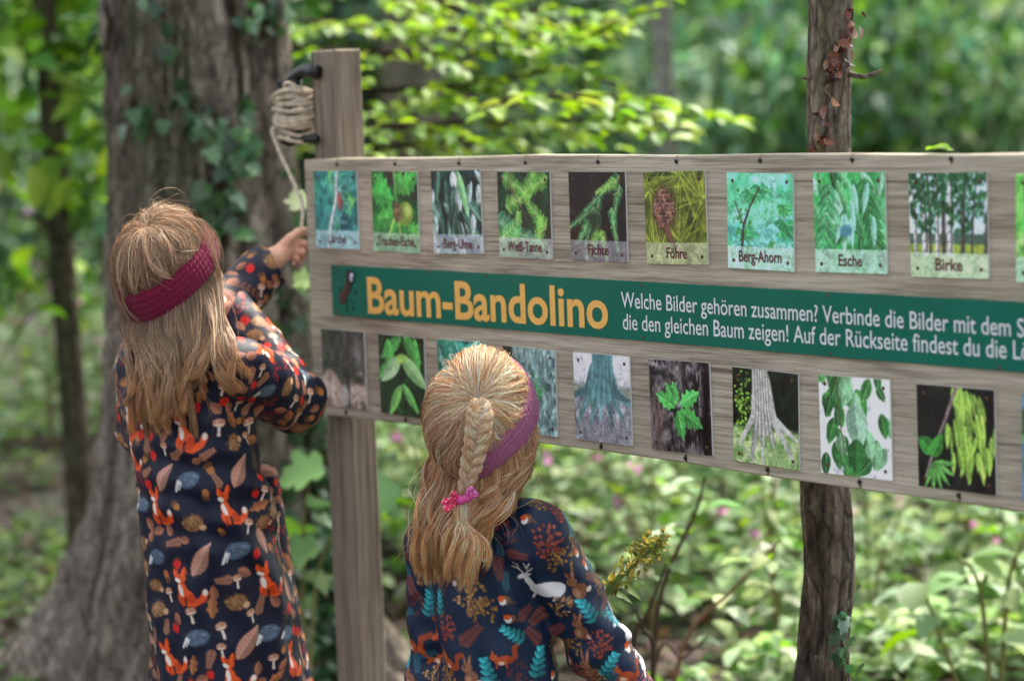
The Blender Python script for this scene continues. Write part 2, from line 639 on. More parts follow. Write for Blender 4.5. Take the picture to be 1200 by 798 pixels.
def r_big(z, t):
    flare = 0.20 * np.exp(-np.clip(z, -0.2, 9) / 0.30) + 0.035 * np.exp(-z / 0.9)
    r = 0.2135 - 0.007 * z + flare * 0.52
    for ang, A, wd, hz in ((math.pi * 1.02, .42, .26, .28), (math.pi * 1.28, .30, .24, .24), (math.pi * 1.55, .26, .28, .24), (-.25, .25, .25, .22), (.9, .25, .3, .2), (2.3, .3, .3, .25)):
        dt = (t - ang + math.pi) % (2 * math.pi) - math.pi
        r = r + A * np.exp(-(dt / (wd + .25 * np.clip(z, 0, 1))) ** 2) * np.exp(-np.clip(z + .05, 0, 9) / hz)
    for ang, A in ((4.2, .014), (5.2, .012), (3.5, .012), (5.9, .014)):
        dt = (t - ang + math.pi) % (2 * math.pi) - math.pi
        r = r + A * np.exp(-(dt / .22) ** 2) - .004
    return r


tree = thing('old_tree', GZ(a1), 'thick furrowed old tree trunk with ivy and flared roots behind the taller girl', 'tree')
v_, f_, c_ = trunk_mesh(a1, a0, -0.08, 7.5, r_big, 320, 560, 0.15, 17, 3, BARK_BIG, 3.2, 1.5)
mesh('trunk', v_, f_, M_BARK, tree, c_)
for k, (ang, z) in enumerate(((.3, 4.6), (2.2, 5.2), (4.0, 5.6), (5.2, 6.3), (1.2, 6.6), (3.2, 7.0))):
    s_ = a1 + (a0 - a1) / (a0[2] - a1[2]) * (z - a1[2])
    e_ = s_ + np.array([math.cos(ang) * 2.2, math.sin(ang) * 2.2, 1.3])
    q = MB()
    q.tube(spline([s_, (s_ + e_) / 2 + np.array([0, 0, -.15]), e_], 10), np.linspace(.09, .02, 10), 8, BARK_BIG[1])
    q.build('limb', M_BARK, tree)
q, _ = crown_mesh(a0 + np.array([0, 0, 5.2]), (2.8, 2.8, 1.9), 900, .22, GREENS, seed=5, clumps=22)
q.build('crown', M_LEAF, tree)


def big_surface(px, py):
    """point on the bark seen at a pixel, and its normal"""
    lo = P(px, py, TY)
    ax = a1 + (a0 - a1) / (a0[2] - a1[2]) * (lo[2] - a1[2])
    d = unit(P(px, py, TY) - CAM)
    for Yk in np.arange(TY - 1.0, TY + .3, .004):
        p = P(px, py, Yk)
        ax = a1 + (a0 - a1) / (a0[2] - a1[2]) * (p[2] - a1[2])
        e = p - ax
        e[2] = 0
        if np.linalg.norm(e) < r_big(np.array(p[2]), np.array(math.atan2(e[1], e[0]))):
            return p, unit(e)
    return None, None


# ivy climbing on it
q, st = MB(), MB()
rv = np.random.default_rng(4)
vines = [([(262, 290), (250, 235), (262, 190), (246, 150), (222, 122)], 30, 13), ([(180, 150), (168, 140), (158, 118)], 7, 8), ([(236, 128), (265, 150), (285, 165), (276, 205)], 30, 12),
         ([(268, 235), (245, 228), (252, 250)], 10, 9), ([(318, 30), (306, 14), (300, -10)], 14, 12), ([(282, 120), (276, 40), (268, -10)], 8, 8), ([(345, 300), (338, 250), (346, 180)], 12, 10),
         ([(350, 798), (345, 720), (355, 640), (348, 560), (352, 490), (340, 420)], 150, 26), ([(385, 798), (392, 700), (388, 600), (372, 520)], 110, 22), ([(325, 760), (350, 690), (380, 660)], 70, 24),
         ([(195, 110), (196, 60), (192, 5)], 5, 7), ([(130, 60), (133, 30), (128, 0)], 6, 7), ([(305, 420), (320, 380), (340, 340)], 22, 12)]
for path, n, spread in vines:
    sp = spline(np.array(path, float), 24)
    prev = []
    for p_ in sp:
        x, nn = big_surface(*p_)
        if x is not None: prev.append(x + nn * .010)
    if len(prev) > 3: st.tube(np.array(prev), .006, 6, rgb(84, 74, 52))
    for _ in range(n):
        c0 = sp[rv.integers(0, len(sp))] + rv.normal(size=2) * spread
        x, nn = big_surface(*c0)
        if x is None: continue
        dn = unit(np.array([rv.normal() * .7, rv.normal() * .3, -1.0 + rv.normal() * .5]))
        q.leaves(IVY, (x + nn * rv.uniform(.012, .05))[None], unit(nn + rv.normal(size=3) * .4 + np.array([0, 0, .5]))[None], dn[None], rv.uniform(.028, .05), palette(1, [rgb(48, 84, 48), rgb(62, 104, 58), rgb(42, 72, 44), rgb(96, 128, 94)], .15, rv))
ivy = thing('ivy_plant', GZ(a1) + np.array([.05, -.4, 0]), 'dark green ivy climbing over the bark of the thick old trunk', 'ivy')
q.build('leaves', M_LEAF_SHADE, ivy)
st.build('vine', M_BARK, ivy)

# ------------------------------------------------------------------ slim trees
def slim_tree(name, label, pa, pb, r0, r1, ztop, bark, crown, leafcols, size, tpl, seed, limbs=(), rough=.06, nth=40, nz=120, group=None, r_fun=None, dark_foot=None):
    a, b = np.array(pa), np.array(pb)
    t = thing(name, GZ(a + (b - a) / (b[2] - a[2]) * (0 - a[2])), label, 'tree', group)
    zb = float(ground_z(a[0], a[1])) - .1
    rf = r_fun or (lambda z, th_: r0 + (r1 - r0) * np.clip(z / ztop, 0, 1) + r0 * .8 * np.exp(-np.clip(z - zb, 0, 9) / .12))
    v, f, c = trunk_mesh(a, b, zb, ztop, rf, nth, nz, rough, 7, seed, bark, 3)
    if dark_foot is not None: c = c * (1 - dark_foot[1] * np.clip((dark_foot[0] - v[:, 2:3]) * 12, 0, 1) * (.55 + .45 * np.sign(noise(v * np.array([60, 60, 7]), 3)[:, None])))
    mesh('trunk', v, f, M_BARK, t, c)
    if limbs:
        for pts, ra, rb in limbs:
            q = MB()
            q.tube(spline(pts, 14), np.linspace(ra, rb, 14), 7, bark[1])
            q.build('limb', M_BARK, t)
    if crown:
        q = MB()
        for (c0, rad, n, sz, sd) in crown:
            m_, _ = crown_mesh(c0, rad, n, sz, leafcols, tpl, sd)
            q.add(np.concatenate(m_.v), [np.concatenate([a_ for a_ in m_.f if a_.shape[1] == k]) for k in sorted({a_.shape[1] for a_ in m_.f})], np.concatenate(m_.c))
        q.build('crown', M_LEAF, t)
    return t


LY = 6.8
slim_tree('sapling', 'slim dark sapling with lime leaves left of the thick old tree', P(94, 590, LY), P(58, 100, LY), .040, .025, 3.6, BARK_DARK,
          [(P(30, 40, LY), (.40, .5, .22), 170, .10, 1), (P(95, 120, LY), (.26, .5, .20), 80, .10, 2), (P(20, 190, LY), (.3, .5, .16), 70, .10, 3), (P(100, 215, LY - .2), (.14, .3, .10), 24, .10, 4),
           (P(70, 330, LY), (.3, .4, .10), 26, .09, 5), (P(50, -120, LY), (.9, .9, .5), 420, .11, 6)],
          LIMES + GREENS, .1, OVAL, 8,
          [([P(64, 240, LY), P(90, 205, LY), P(125, 178, LY)], .010, .005), ([P(62, 265, LY), P(40, 255, LY), P(20, 250, LY)], .010, .004), ([P(72, 290, LY), P(88, 270, LY - .1), P(100, 215, LY - .2)], .009, .004), ([P(58, 100, LY), P(30, 60, LY), P(0, 20, LY)], .012, .005), ([P(60, 150, LY), P(95, 110, LY), P(130, 60, LY)], .010, .004), ([P(74, 350, LY), P(40, 365, LY), P(0, 420, LY)], .008, .003)])

RY = 3.62


def r_log(z, t):
    r = 0.0315 + 0.0 * z
    low = np.clip((1.02 - z) * 6, 0, 1)
    r = r + low * (.005 + .004 * np.sin(z * 23 + t) + .005 * np.exp(-(((t - 3.9 + np.pi) % (2 * np.pi) - np.pi) / .5) ** 2) * np.sin(z * 9 + 1))
    r = r + .016 * np.exp(-(((z - .42) / .05) ** 2)) * np.exp(-(((t - 3.4 + np.pi) % (2 * np.pi) - np.pi) / .5) ** 2)
    return r + .03 * np.exp(-np.clip(z, 0, 9) / .1)


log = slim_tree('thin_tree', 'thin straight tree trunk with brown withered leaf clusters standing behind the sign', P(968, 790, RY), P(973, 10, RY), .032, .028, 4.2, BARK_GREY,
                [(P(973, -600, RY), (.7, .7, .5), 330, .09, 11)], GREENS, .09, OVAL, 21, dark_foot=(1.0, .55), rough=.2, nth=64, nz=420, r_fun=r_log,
                limbs=[([P(994, 87, RY - .02), P(1012, 90, RY - .05), P(1034, 83, RY - .06)], .005, .0025), ([P(958, 90, RY), P(948, 92, RY - .02), P(940, 92, RY - .03)], .004, .002)])
q = MB()
for path, n, sp_ in (([(1000, 12), (996, 35), (985, 60), (980, 85)], 34, 5), ([(985, 55), (972, 70), (975, 88)], 16, 5), ([(970, 105), (966, 128), (968, 150), (958, 168)], 18, 4)):
    pp = spline(np.array(path, float), 20)
    for _ in range(n):
        p_ = pp[rv.integers(0, 20)] + rv.normal(size=2) * sp_
        q.leaves(OVAL, P(p_[0], p_[1], RY - rv.uniform(.03, .055))[None], rand_dir(1, rv), unit(rv.normal(size=(1, 3)) + np.array([0, 0, -1.2])), rv.uniform(.012, .026), palette(1, [rgb(92, 54, 40), rgb(112, 68, 48), rgb(66, 40, 34), rgb(140, 104, 90)], .2, rv))
    q.tube(np.array([P(x, y, RY - .033) for x, y in pp]), .0016, 5, rgb(60, 44, 36))
q.build('withered_cluster', M_LEAF_SHADE, log)
q = MB()
for _ in range(14):
    p_ = (990 + rv.normal() * 7, 745 + rv.normal() * 26)
    q.leaves(IVY, P(p_[0], p_[1], RY - rv.uniform(.035, .05))[None], unit(rv.normal(size=(1, 3)) * .5 + np.array([0, -1, .4])), unit(rv.normal(size=(1, 3)) * .5 + np.array([0, 0, -1.])), rv.uniform(.016, .03), palette(1, [rgb(66, 100, 76), rgb(50, 84, 54)], .15, rv))
q.tube(np.array([P(990 + 4 * math.sin(k_), 800 - k_ * 12, RY - .037) for k_ in range(9)]), .0016, 5, rgb(84, 76, 54))
tag(q.build('ivy_plant', M_LEAF_SHADE, None, org=P(990, 790, RY - .04)), 'few small ivy leaves on the foot of the thin trunk behind the sign', 'ivy')

# beech whose low sprays reach out to the right above the sign
BE = 5.7
bt = thing('beech_tree', GZ(P(312, 400, 6.9)), 'young beech behind the thick old trunk with bright lime sprays reaching over the sign', 'tree')
ba, bb = P(318, 600, 6.9), P(300, 0, 6.9)
v_, f_, c_ = trunk_mesh(ba, bb, 0, 5.0, lambda z, t: .05 - .006 * z + 0 * t, 30, 80, .03, 6, 41, BARK_GREY, 2)
mesh('trunk', v_, f_, M_BARK, bt, c_)
ql, qb = MB(), MB()
rb_ = np.random.default_rng(21)
sprays = [([(330, -40), (430, -10), (560, 12), (700, 5)], 5.6, 13), ([(320, 55), (430, 62), (560, 62), (680, 45), (730, 18)], 5.5, 16), ([(320, 105), (440, 106), (540, 100), (650, 84), (700, 92)], 5.4, 14),
          ([(320, 160), (430, 150), (560, 143), (700, 140), (838, 132)], 5.3, 22), ([(345, 175), (450, 172), (560, 165), (660, 160)], 5.6, 13), ([(320, 20), (400, 30), (470, 34)], 6.0, 8), ([(520, 130), (600, 118), (690, 112), (760, 118)], 5.15, 11), ([(300, -80), (460, -70), (640, -60), (800, -90)], 5.6, 14),
          ([(335, 130), (420, 126), (500, 120)], 6.0, 9), ([(430, 40), (520, 38), (610, 30), (700, 28)], 5.9, 10)]
for path, yy, ntw in sprays:
    pts = [P(*path[0], 6.6)] + [P(x, y, yy + .12 * rb_.normal()) for x, y in path[1:]]
    sp = spline(pts, 40)
    qb = MB()
    qb.tube(sp, np.linspace(.011, .0025, 40), 6, rgb(78, 66, 54))
    for k in range(int(ntw * 1.3)):
        i = int(6 + 33 * (k + rb_.random()) / int(ntw * 1.3))
        d0 = unit(sp[min(i + 1, 39)] - sp[i - 1])
        side = (-1) ** k
        dd = unit(d0 * .8 + side * np.cross(d0, np.array([0, 0, 1.0])) * rb_.uniform(.5, 1.1) + np.array([0, 0, rb_.normal() * .12]))
        L = rb_.uniform(.12, .34) * (1 - .4 * i / 40)
        tw = np.array([sp[i] + dd * L * t + np.array([0, 0, -.06 * t * t * L * 3]) for t in np.linspace(0, 1, 6)])
        qb.tube(tw, np.linspace(.003, .0012, 6), 4, rgb(84, 74, 56), cap=False)
        nl = int(L / .032)
        for m in range(nl):
            t = (m + .6) / nl
            if rb_.random() < .16: continue
            p_ = sp[i] + dd * L * t + np.array([0, 0, -.18 * t * t * L])
            ld = unit(dd + (-1) ** m * np.cross(dd, [0, 0, 1.0]) * 1.0 + np.array([0, 0, -.2 + .2 * rb_.normal()]))
            ql.leaves(OVAL, p_[None], unit(np.array([[0, 0, 1.0]]) + .17 * rb_.normal(size=(1, 3))), ld[None], rb_.uniform(.042, .07), palette(1, LIMES, .12, rb_))
    qb.build('limb', M_BARK, bt)
ql.build('foliage', M_BEECH, bt)
q, _ = crown_mesh(bb + np.array([0, 0, 2.6]), (1.3, 1.3, .9), 900, .08, LIMES + GREENS, seed=77)
q.build('crown', M_LEAF, bt)

# ------------------------------------------------------------------ wood behind
def far_tree(px, Y, r, bark, cols, seed, lean=0, label=''):
    g = GZ(ground_at(px, Y))
    top = g + np.array([lean, 0, 9.0])
    rs = np.random.default_rng(seed)
    cr_ = [(top + np.array([rs.normal() * .8, rs.normal() * .8, -rs.uniform(0, 3.5)]), (1.9, 1.9, 1.1), 130, .30, seed + k) for k in range(3)]
    lb = []
    for k in range(5):
        z0_ = rs.uniform(3.2, 7)
        s_ = g + (top - g) * z0_ / 9
        an = rs.uniform(0, 6.28)
        e_ = s_ + np.array([math.cos(an) * 1.6, math.sin(an) * 1.6, .9])
        lb.append(([s_, (s_ + e_) / 2, e_], r * .35, r * .1))
    return slim_tree('woodland_tree', label, g, top, r, r * .5, 9.0, bark, cr_, cols, .3, OVAL, seed, lb, nth=20, nz=40, group='trees in the wood behind')


LBL_T = 'blurred woodland tree trunk standing in the wood far behind the sign'
for k, (px, Y, r, bark) in enumerate(((787, 10.4, .048, BARK_PALE), (505, 13.5, .30, BARK_GREY), (425, 16, .26, BARK_DARK), (665, 14.5, .20, BARK_GREY), (880, 15.5, .06, BARK_PALE), (880, 24, .2, BARK_DARK), (1060, 21, .16, BARK_DARK), (1150, 27, .22, BARK_GREY),
                                      (-40, 19, .18, BARK_DARK), (20, 26, .22, BARK_GREY), (-260, 16, .2, BARK_DARK), (1400, 17, .2, BARK_GREY), (1600, 24, .24, BARK_DARK), (-420, 25, .24, BARK_GREY), (330, 28, .22, BARK_DARK), (730, 31, .24, BARK_DARK), (960, 33, .25, BARK_GREY))):
    far_tree(px, Y, r, bark, BLUEGREENS if k % 2 else GREENS, 200 + k, rng.normal() * .25, LBL_T)


def shrub(seed, h, wdt, n, size, cols, tpl, label, group):
    r = np.random.default_rng(seed)
    t = thing('shrub', (0, 0, 0), label, 'shrub', group)
    qs = MB()
    tips = []
    for k in range(9):
        an = r.uniform(0, 6.28)
        e_ = np.array([math.cos(an) * wdt * r.uniform(.2, .9), math.sin(an) * wdt * r.uniform(.2, .9), h * r.uniform(.6, 1.0)])
        sp = spline([np.array([r.normal() * .06, r.normal() * .06, -.1]), e_ * np.array([.35, .35, .5]), e_], 10)
        qs.tube(sp, np.linspace(.02, .005, 10), 5, rgb(70, 60, 46), cap=False)
        tips.append(sp)
    ql = MB()
    k = r.integers(0, 9, n)
    i = r.integers(2, 10, n)
    base = np.stack(tips)[k, i]
    p_ = base + r.normal(size=(n, 3)) * np.array([.28, .28, .22]) * wdt * .6
    p_[:, 2] = np.clip(p_[:, 2], .05, None)
    tone = r.uniform(.7, 1.3, 9)[k][:, None]
    ql.leaves(tpl, p_, unit(np.array([0, 0, 1.0]) + .55 * r.normal(size=(n, 3))), unit(r.normal(size=(n, 3)) + np.array([0, 0, -.4])), size * r.uniform(.6, 1.3, n), palette(n, cols, .16, r) * tone)
    ql.build('foliage', M_SHRUB, t)
    qs.build('stem', M_STEM, t)
    return t


G_SH = 'shrubs at the edge of the wood'
L_SH = 'leafy green shrub out of focus at the edge of the wood'
protos = [shrub(300, 3.2, 1.2, 850, .19, BLUEGREENS + GREENS, OVAL, L_SH, G_SH), shrub(301, 2.6, 1.0, 800, .16, GREENS + BLUEGREENS, MAPLE, L_SH, G_SH), shrub(302, 3.6, 1.3, 850, .20, BLUEGREENS + GREENS + PALES[:1], OVAL, L_SH, G_SH), shrub(303, 2.2, 1.0, 1000, .11, PALES[:3] + BLUEGREENS + GREENS[:2], OVAL, L_SH, G_SH)]
spots = [(690, 12, 3), (860, 11.2, 3), (1060, 11, 2), (1150, 11.4, 3), (1200, 12, 2), (980, 11.2, 0), (1270, 11, 3), (700, 13, 1), (780, 15, 2), (860, 12.5, 0), (930, 14, 2), (1010, 12, 1), (1080, 13.5, 0), (1160, 11.5, 2), (1230, 13, 0), (1320, 12, 1), (640, 16, 0), (560, 18, 2), (480, 16, 0), (400, 17, 1), (820, 18, 0), (960, 19, 2), (1100, 18, 1), (1220, 17, 0), (720, 20, 0),
         (60, 15, 3), (-20, 13, 3), (130, 17, 3), (-120, 14, 1), (-240, 13, 3), (20, 20, 2), (100, 22, 0), (1420, 14, 0), (1520, 13, 2), (1000, 16, 3), (330, 20, 0), (1180, 15, 3), (900, 17, 3), (250, 19, 1)]
for k, (px, Y, pi) in enumerate(spots):
    g = GZ(ground_at(px, Y))
    first = not protos[pi].get('_used', 0)
    o = protos[pi] if first else copy_thing(protos[pi], g, rng.uniform(0, 6.28), 1.0)
    o.location = g
    o.scale = (1, 1, 1) if Y > 15.5 else tuple(np.array([.8, .8, 1.0]) * (1.25 + .052 * Y) / 2.9 * (3.0 / (3.2, 2.6, 3.6, 2.2)[pi]) * rng.uniform(.85, 1.2))
    protos[pi]['_used'] = 1

# the wood beyond, one mass of leaves
q = MB()
n = 9000
rw = np.random.default_rng(70)
yy = rw.uniform(30, 46, n)
xx = rw.uniform(-1, 1, n) * (7 + yy * .62)
zz = rw.uniform(0, 1, n) ** 1.5 * 8 + ground_z(xx, yy)
cl = noise(np.stack([xx * .25, yy * .2, zz * .3], -1), 3)
keep = cl > -.55
xx, yy, zz, cl = xx[keep], yy[keep], zz[keep], cl[keep]
n = len(xx)
q.leaves(OVAL, np.stack([xx, yy, zz], -1), unit(np.array([0, -.5, 1.0]) + .5 * rw.normal(size=(n, 3))), unit(rw.normal(size=(n, 3)) + np.array([0, 0, -.4])), rw.uniform(.4, .8, n), palette(n, BLUEGREENS + GREENS, .2, rw) * (.6 + .4 * cl[:, None]))
tag(q.build('far_wood', M_LEAF, None), kind='stuff')

# ------------------------------------------------------------------ undergrowth
def balsam(seed, h, flowers):
    r = np.random.default_rng(seed)
    t = thing('balsam_plant', (0, 0, 0), 'leafy balsam plant with small pink blossoms in the undergrowth behind the sign', 'plant', 'balsam plants in the undergrowth')
    qs, ql, qf = MB(), MB(), MB()
    for b in range(3):
        an = r.uniform(0, 6.28)
        top = np.array([math.cos(an) * .16 * (b > 0), math.sin(an) * .16 * (b > 0), h * (1 - .2 * b)])
        sp = spline([np.zeros(3) + np.array([0, 0, -.05]), top * np.array([.2, .2, .5]), top], 14)
        qs.tube(sp, np.linspace(.008, .003, 14), 5, rgb(122, 110, 74) if b else rgb(112, 122, 70), cap=False)
        for k in range(28):
            i = r.integers(3, 14)
            a = r.uniform(0, 6.28)
            ld = np.array([math.cos(a), math.sin(a), r.uniform(-.5, .35)])
            sz = r.uniform(.05, .095)
            ql.leaves(NARROW if r.random() < .45 else OVAL, (sp[i] + ld * .03)[None], unit(np.array([[0, 0, 1.0]]) + .4 * r.normal(size=(1, 3))), ld[None], sz, palette(1, PALES + PALES + GREENS[:2] + LIMES[:1], .14, r))
        for k in range(flowers if b < 2 else 1):
            a = r.uniform(0, 6.28)
            c0 = sp[-1] + np.array([math.cos(a) * .07, math.sin(a) * .07, r.uniform(-.08, .05)])
            m = 5
            qf.leaves(OVAL, np.repeat(c0[None], m, 0), rand_dir(m, r), unit(rand_dir(m, r) + np.array([0, -.3, .2])), r.uniform(.022, .036, m), palette(m, [rgb(206, 150, 190), rgb(220, 176, 206), rgb(190, 120, 168)], .1, r))
    ql.build('foliage', M_LEAF, t)
    qs.build('stem', M_STEM, t)
    if flowers: qf.build('blossom', M_PETAL, t)
    return t


bp_ = [balsam(400 + k, (.62, .78, .9, .7, 1.0, .55)[k], (2, 1, 3, 1, 2, 2)[k]) for k in range(6)]
rp_ = np.random.default_rng(90)
cnt = 0
placed = []
for tries in range(6000):
    if cnt >= 290: break
    Y = rp_.uniform(0, 1) ** 1.2 * 8.0 + 5.25
    hw_ = .22 * Y + 1.2
    x = rp_.uniform(-hw_, hw_)
    g = GZ((x, Y, 0))
    px = 600 + x / Y * FPX
    if px < 420 and Y < 8.2 + .6 * math.sin(x * 3): continue
    if px < 120 and Y < 8.7: continue
    if np.hypot(x - a1[0], Y - TY) < .75: continue
    if np.hypot(x - ba[0], Y - 6.9) < .2: continue
    if any((x - u) ** 2 + (Y - w_) ** 2 < (.13 + .012 * Y) ** 2 for u, w_ in placed): continue
    placed.append((x, Y))
    k = cnt % 6
    if (Y < 6.6 or Y > 10) and k in (2, 4): k = 5
    o = bp_[k] if cnt < 6 else copy_thing(bp_[k], g, rp_.uniform(0, 6.28), rp_.uniform(.8, 1.2) * min(1, max(.62, 1.5 - .07 * Y)))
    o.location = g
    hgt = (.62, .78, .9, .7, 1.0, .55)[k]
    if Y < 6.2: o.scale = (.75, .75, .75)
    room = CAM_H - .04 - .017 * Y - g[2] - .15
    o.scale = (o.scale[0],) * 2 + (min(o.scale[2], max(.3, room / hgt)),)
    cnt += 1

q = MB()
n = 34000
yy = 4.9 + rw.uniform(0, 1, n) ** 1.7 * 15
xx = rw.uniform(-1, 1, n) * (1.6 + .26 * yy)
pxx = 600 + xx / yy * FPX
gap = (pxx < 330) & (yy < 8.4 + noise(np.stack([xx * 2, yy * 2, 0 * xx], -1), 4))
near_tree = np.hypot(xx - a1[0], yy - TY) < .7
patch = noise(np.stack([xx * 1.1, yy * 1.1, 0 * xx], -1), 8)
keep = ~gap & ~near_tree & (patch > -.5)
xx, yy, patch = xx[keep], yy[keep], patch[keep]
n = len(xx)
zz = ground_z(xx, yy) + rw.uniform(.03, .34, n) * (.7 + .5 * patch)
q.leaves(OVAL, np.stack([xx, yy, zz], -1), unit(np.array([0, 0, 1.0]) + .35 * rw.normal(size=(n, 3))), unit(rw.normal(size=(n, 3)) * np.array([1, 1, .3])), rw.uniform(.035, .085, n), palette(n, PALES + PALES + GREENS[:2] + LIMES[:1], .18, rw))
n = 4200
yy = 5.0 + rw.uniform(0, 1, n) * 3.8
xx = (rw.uniform(-260, 420, n) - 600) / FPX * yy
keep = (noise(np.stack([xx * 2.4, yy * 2.4, 0 * xx], -1), 15) > -.15) & (np.hypot(xx - a1[0], yy - TY) > .42)
xx, yy = xx[keep], yy[keep]
n = len(xx)
q.leaves(OVAL, np.stack([xx, yy, ground_z(xx, yy) + rw.uniform(.01, .12, n)], -1), unit(np.array([0, 0, 1.0]) + .35 * rw.normal(size=(n, 3))), unit(rw.normal(size=(n, 3)) * np.array([1, 1, .3])), rw.uniform(.03, .065, n), palette(n, [rgb(70, 98, 52), rgb(86, 112, 58), rgb(60, 84, 46), rgb(112, 132, 70)], .18, rw))
tag(q.build('ground_cover', M_LEAF, None), kind='stuff')
q = MB()
n = 5200
yy = 3.2 + rw.uniform(0, 1, n) * 7
xx = rw.uniform(-1, .5, n) * (1.3 + .24 * yy)
q.leaves(OVAL, np.stack([xx, yy, ground_z(xx, yy) + rw.uniform(.004, .03, n)], -1), unit(np.array([0, 0, 1.0]) + .35 * rw.normal(size=(n, 3))), unit(rw.normal(size=(n, 3)) * np.array([1, 1, .2])), rw.uniform(.03, .075, n), palette(n, [rgb(66, 50, 36), rgb(52, 42, 30), rgb(80, 64, 44), rgb(52, 66, 36), rgb(60, 78, 42), rgb(94, 78, 54)], .18, rw))
tag(q.build('fallen_leaves', M_LEAF, None), kind='stuff')


def leafy_plant(name, label, base, stems, cols, size, n_per, tpl, seed, cat='plant', extra=()):
    """a plant of curved stems with leaves set along them"""
    r = np.random.default_rng(seed)
    t = thing(name, base, label, cat)
    qs, ql = MB(), MB()
    for pts, ra, barkc in stems:
        sp = spline([base + np.array([0, 0, -.03])] + pts, 26)
        qs.tube(sp, np.linspace(ra, ra * .35, 26), 6, barkc, cap=False)
        for k in range(n_per):
            i = r.integers(9, 26)
            a = r.uniform(0, 6.28)
            ld = unit(np.array([math.cos(a), math.sin(a) * .8, r.uniform(-.5, .3)]))
            ql.leaves(tpl, (sp[i] + ld * .02)[None], unit(np.array([[0, -.15, 1.0]]) + .3 * r.normal(size=(1, 3))), ld[None], size * r.uniform(.65, 1.25), palette(1, cols, .1, r))
    for p_, d_, n_, s_, c_ in extra:
        ql.leaves(tpl, np.array(p_)[None], unit(np.array(n_, float))[None], unit(np.array(d_, float))[None], s_, np.array(c_)[None])
    if ql.n: ql.build('foliage', M_LEAF, t)
    qs.build('stem', M_STEM, t)
    return t


BR = rgb(74, 58, 46)
GB = rgb(110, 112, 66)
leafy_plant('maple_seedling', 'broad leaved maple seedling between the thick old trunk and the square post', GZ(P(352, 760, 4.9)), [([P(355, 640, 4.9), P(362, 560, 4.85)], .006, GB), ([P(375, 660, 4.9), P(440, 590, 4.85)], .006, GB)], PALES[:3] + GREENS[:2], .07, 4, MAPLE, 51,
            extra=[(P(378, 548, 4.8), (-1, 0, -.25), (0.1, -.5, .9), .105, rgb(112, 150, 92)), (P(455, 560, 4.8), (-.7, 0, -.9), (0.2, -1, .5), .10, rgb(96, 132, 92)), (P(372, 640, 4.85), (-.9, 0, -.35), (0, -.6, 1), .09, rgb(104, 140, 84)), (P(366, 330, 4.5), (-1, 0, -.12), (0, -.8, .7), .04, rgb(150, 172, 116)),
                   (P(352, 245, 4.4), (-.2, 0, 1.0), (0, -1, .2), .042, rgb(160, 172, 140)), (P(345, 330, 4.5), (.7, 0, .1), (0, -.8, .8), .045, rgb(140, 165, 104))])
leafy_plant('bramble_seedling', 'young plant with lime leaves and a brown stem low under the sign', GZ(P(760, 790, 4.5)), [([P(770, 720, 4.5), P(815, 600, 4.5), P(826, 560, 4.45)], .007, BR), ([P(800, 760, 4.5), P(860, 690, 4.5), P(915, 632, 4.45)], .006, rgb(120, 92, 70))], PALES + LIMES[:1], .065, 12, OVAL, 52)
leafy_plant('dry_stalk', 'bare dark stalk leaning beside the smaller girl\'s sleeve', GZ(P(728, 790, 4.2)), [([P(740, 772, 4.2), P(760, 715, 4.2), P(781, 660, 4.2)], .0065, rgb(62, 50, 40)), ([P(765, 780, 4.25), P(752, 735, 4.22), P(746, 715, 4.2)], .006, rgb(62, 50, 40)), ([P(770, 770, 4.3), P(800, 770, 4.3), P(830, 745, 4.3)], .005, rgb(74, 60, 48))], GREENS, .06, 0, OVAL, 53)
leafy_plant('climbing_stalk', 'thin curved grey stalk hanging under the sign behind the smaller girl', GZ(P(505, 790, 4.9)), [([P(497, 640, 4.9), P(492, 560, 4.85), P(478, 500, 4.8)], .004, rgb(110, 104, 84))], GREENS, .06, 3, OVAL, 54)
leafy_plant('broad_leaved_plant', 'plant with large pale leaves in the lower right corner', GZ(P(1165, 790, 4.6)), [([P(1150, 700, 4.6), P(1120, 650, 4.6)], .007, GB), ([P(1180, 700, 4.6), P(1195, 640, 4.55)], .007, GB), ([P(1100, 740, 4.6), P(1075, 665, 4.6)], .006, GB)], PALES + LIMES[:1], .09, 9, OVAL, 55)

# goldenrod beside the smaller girl
gb = GZ(P(700, 790, 3.62))
gr = thing('goldenrod', gb, 'arched goldenrod sprig with yellow buds beside the smaller girl\'s shoulder', 'plant')
gs = spline([gb + np.array([0, 0, -.02]), P(697, 760, 3.6), P(698, 715, 3.56), P(716, 690, 3.54), P(745, 660, 3.52), P(778, 632, 3.5)], 60)
q = MB()
q.tube(gs, np.linspace(.0045, .0016, 60), 6, rgb(96, 104, 58))
q.build('stem', M_STEM, gr)
q, q2 = MB(), MB()
for k in range(120):
    t = rv.uniform(.62, 1.0)
    i = min(59, int(t * 59))
    wdt = .020 * math.sin((t - .58) / .44 * math.pi) ** .6 + .004
    off = rand_dir(1, rv)[0] * wdt * rv.uniform(.3, 1)
    c0 = gs[i] + off + np.array([0, 0, .004])
    if k % 4 == 0: q2.tube(np.array([gs[i], c0]), .0007, 4, rgb(120, 124, 60), cap=False)
    q.leaves(OVAL, np.repeat(c0[None], 3, 0), rand_dir(3, rv), unit(off + rand_dir(3, rv) * .6 * wdt), rv.uniform(.006, .011, 3), palette(3, [rgb(152, 142, 64), rgb(124, 130, 62), rgb(168, 156, 84), rgb(102, 114, 58)], .12, rv))
q.build('blossom', M_PETAL, gr)
for k in range(12):
    i = 22 + k * 2
    d_ = unit(np.array([(-1) ** k * .8, -.3, -.5 + rv.normal() * .2]))
    q2.leaves(NARROW, gs[i][None], unit(np.array([[0, -.5, 1.0]])), d_[None], rv.uniform(.03, .05), rgb(92, 116, 60))
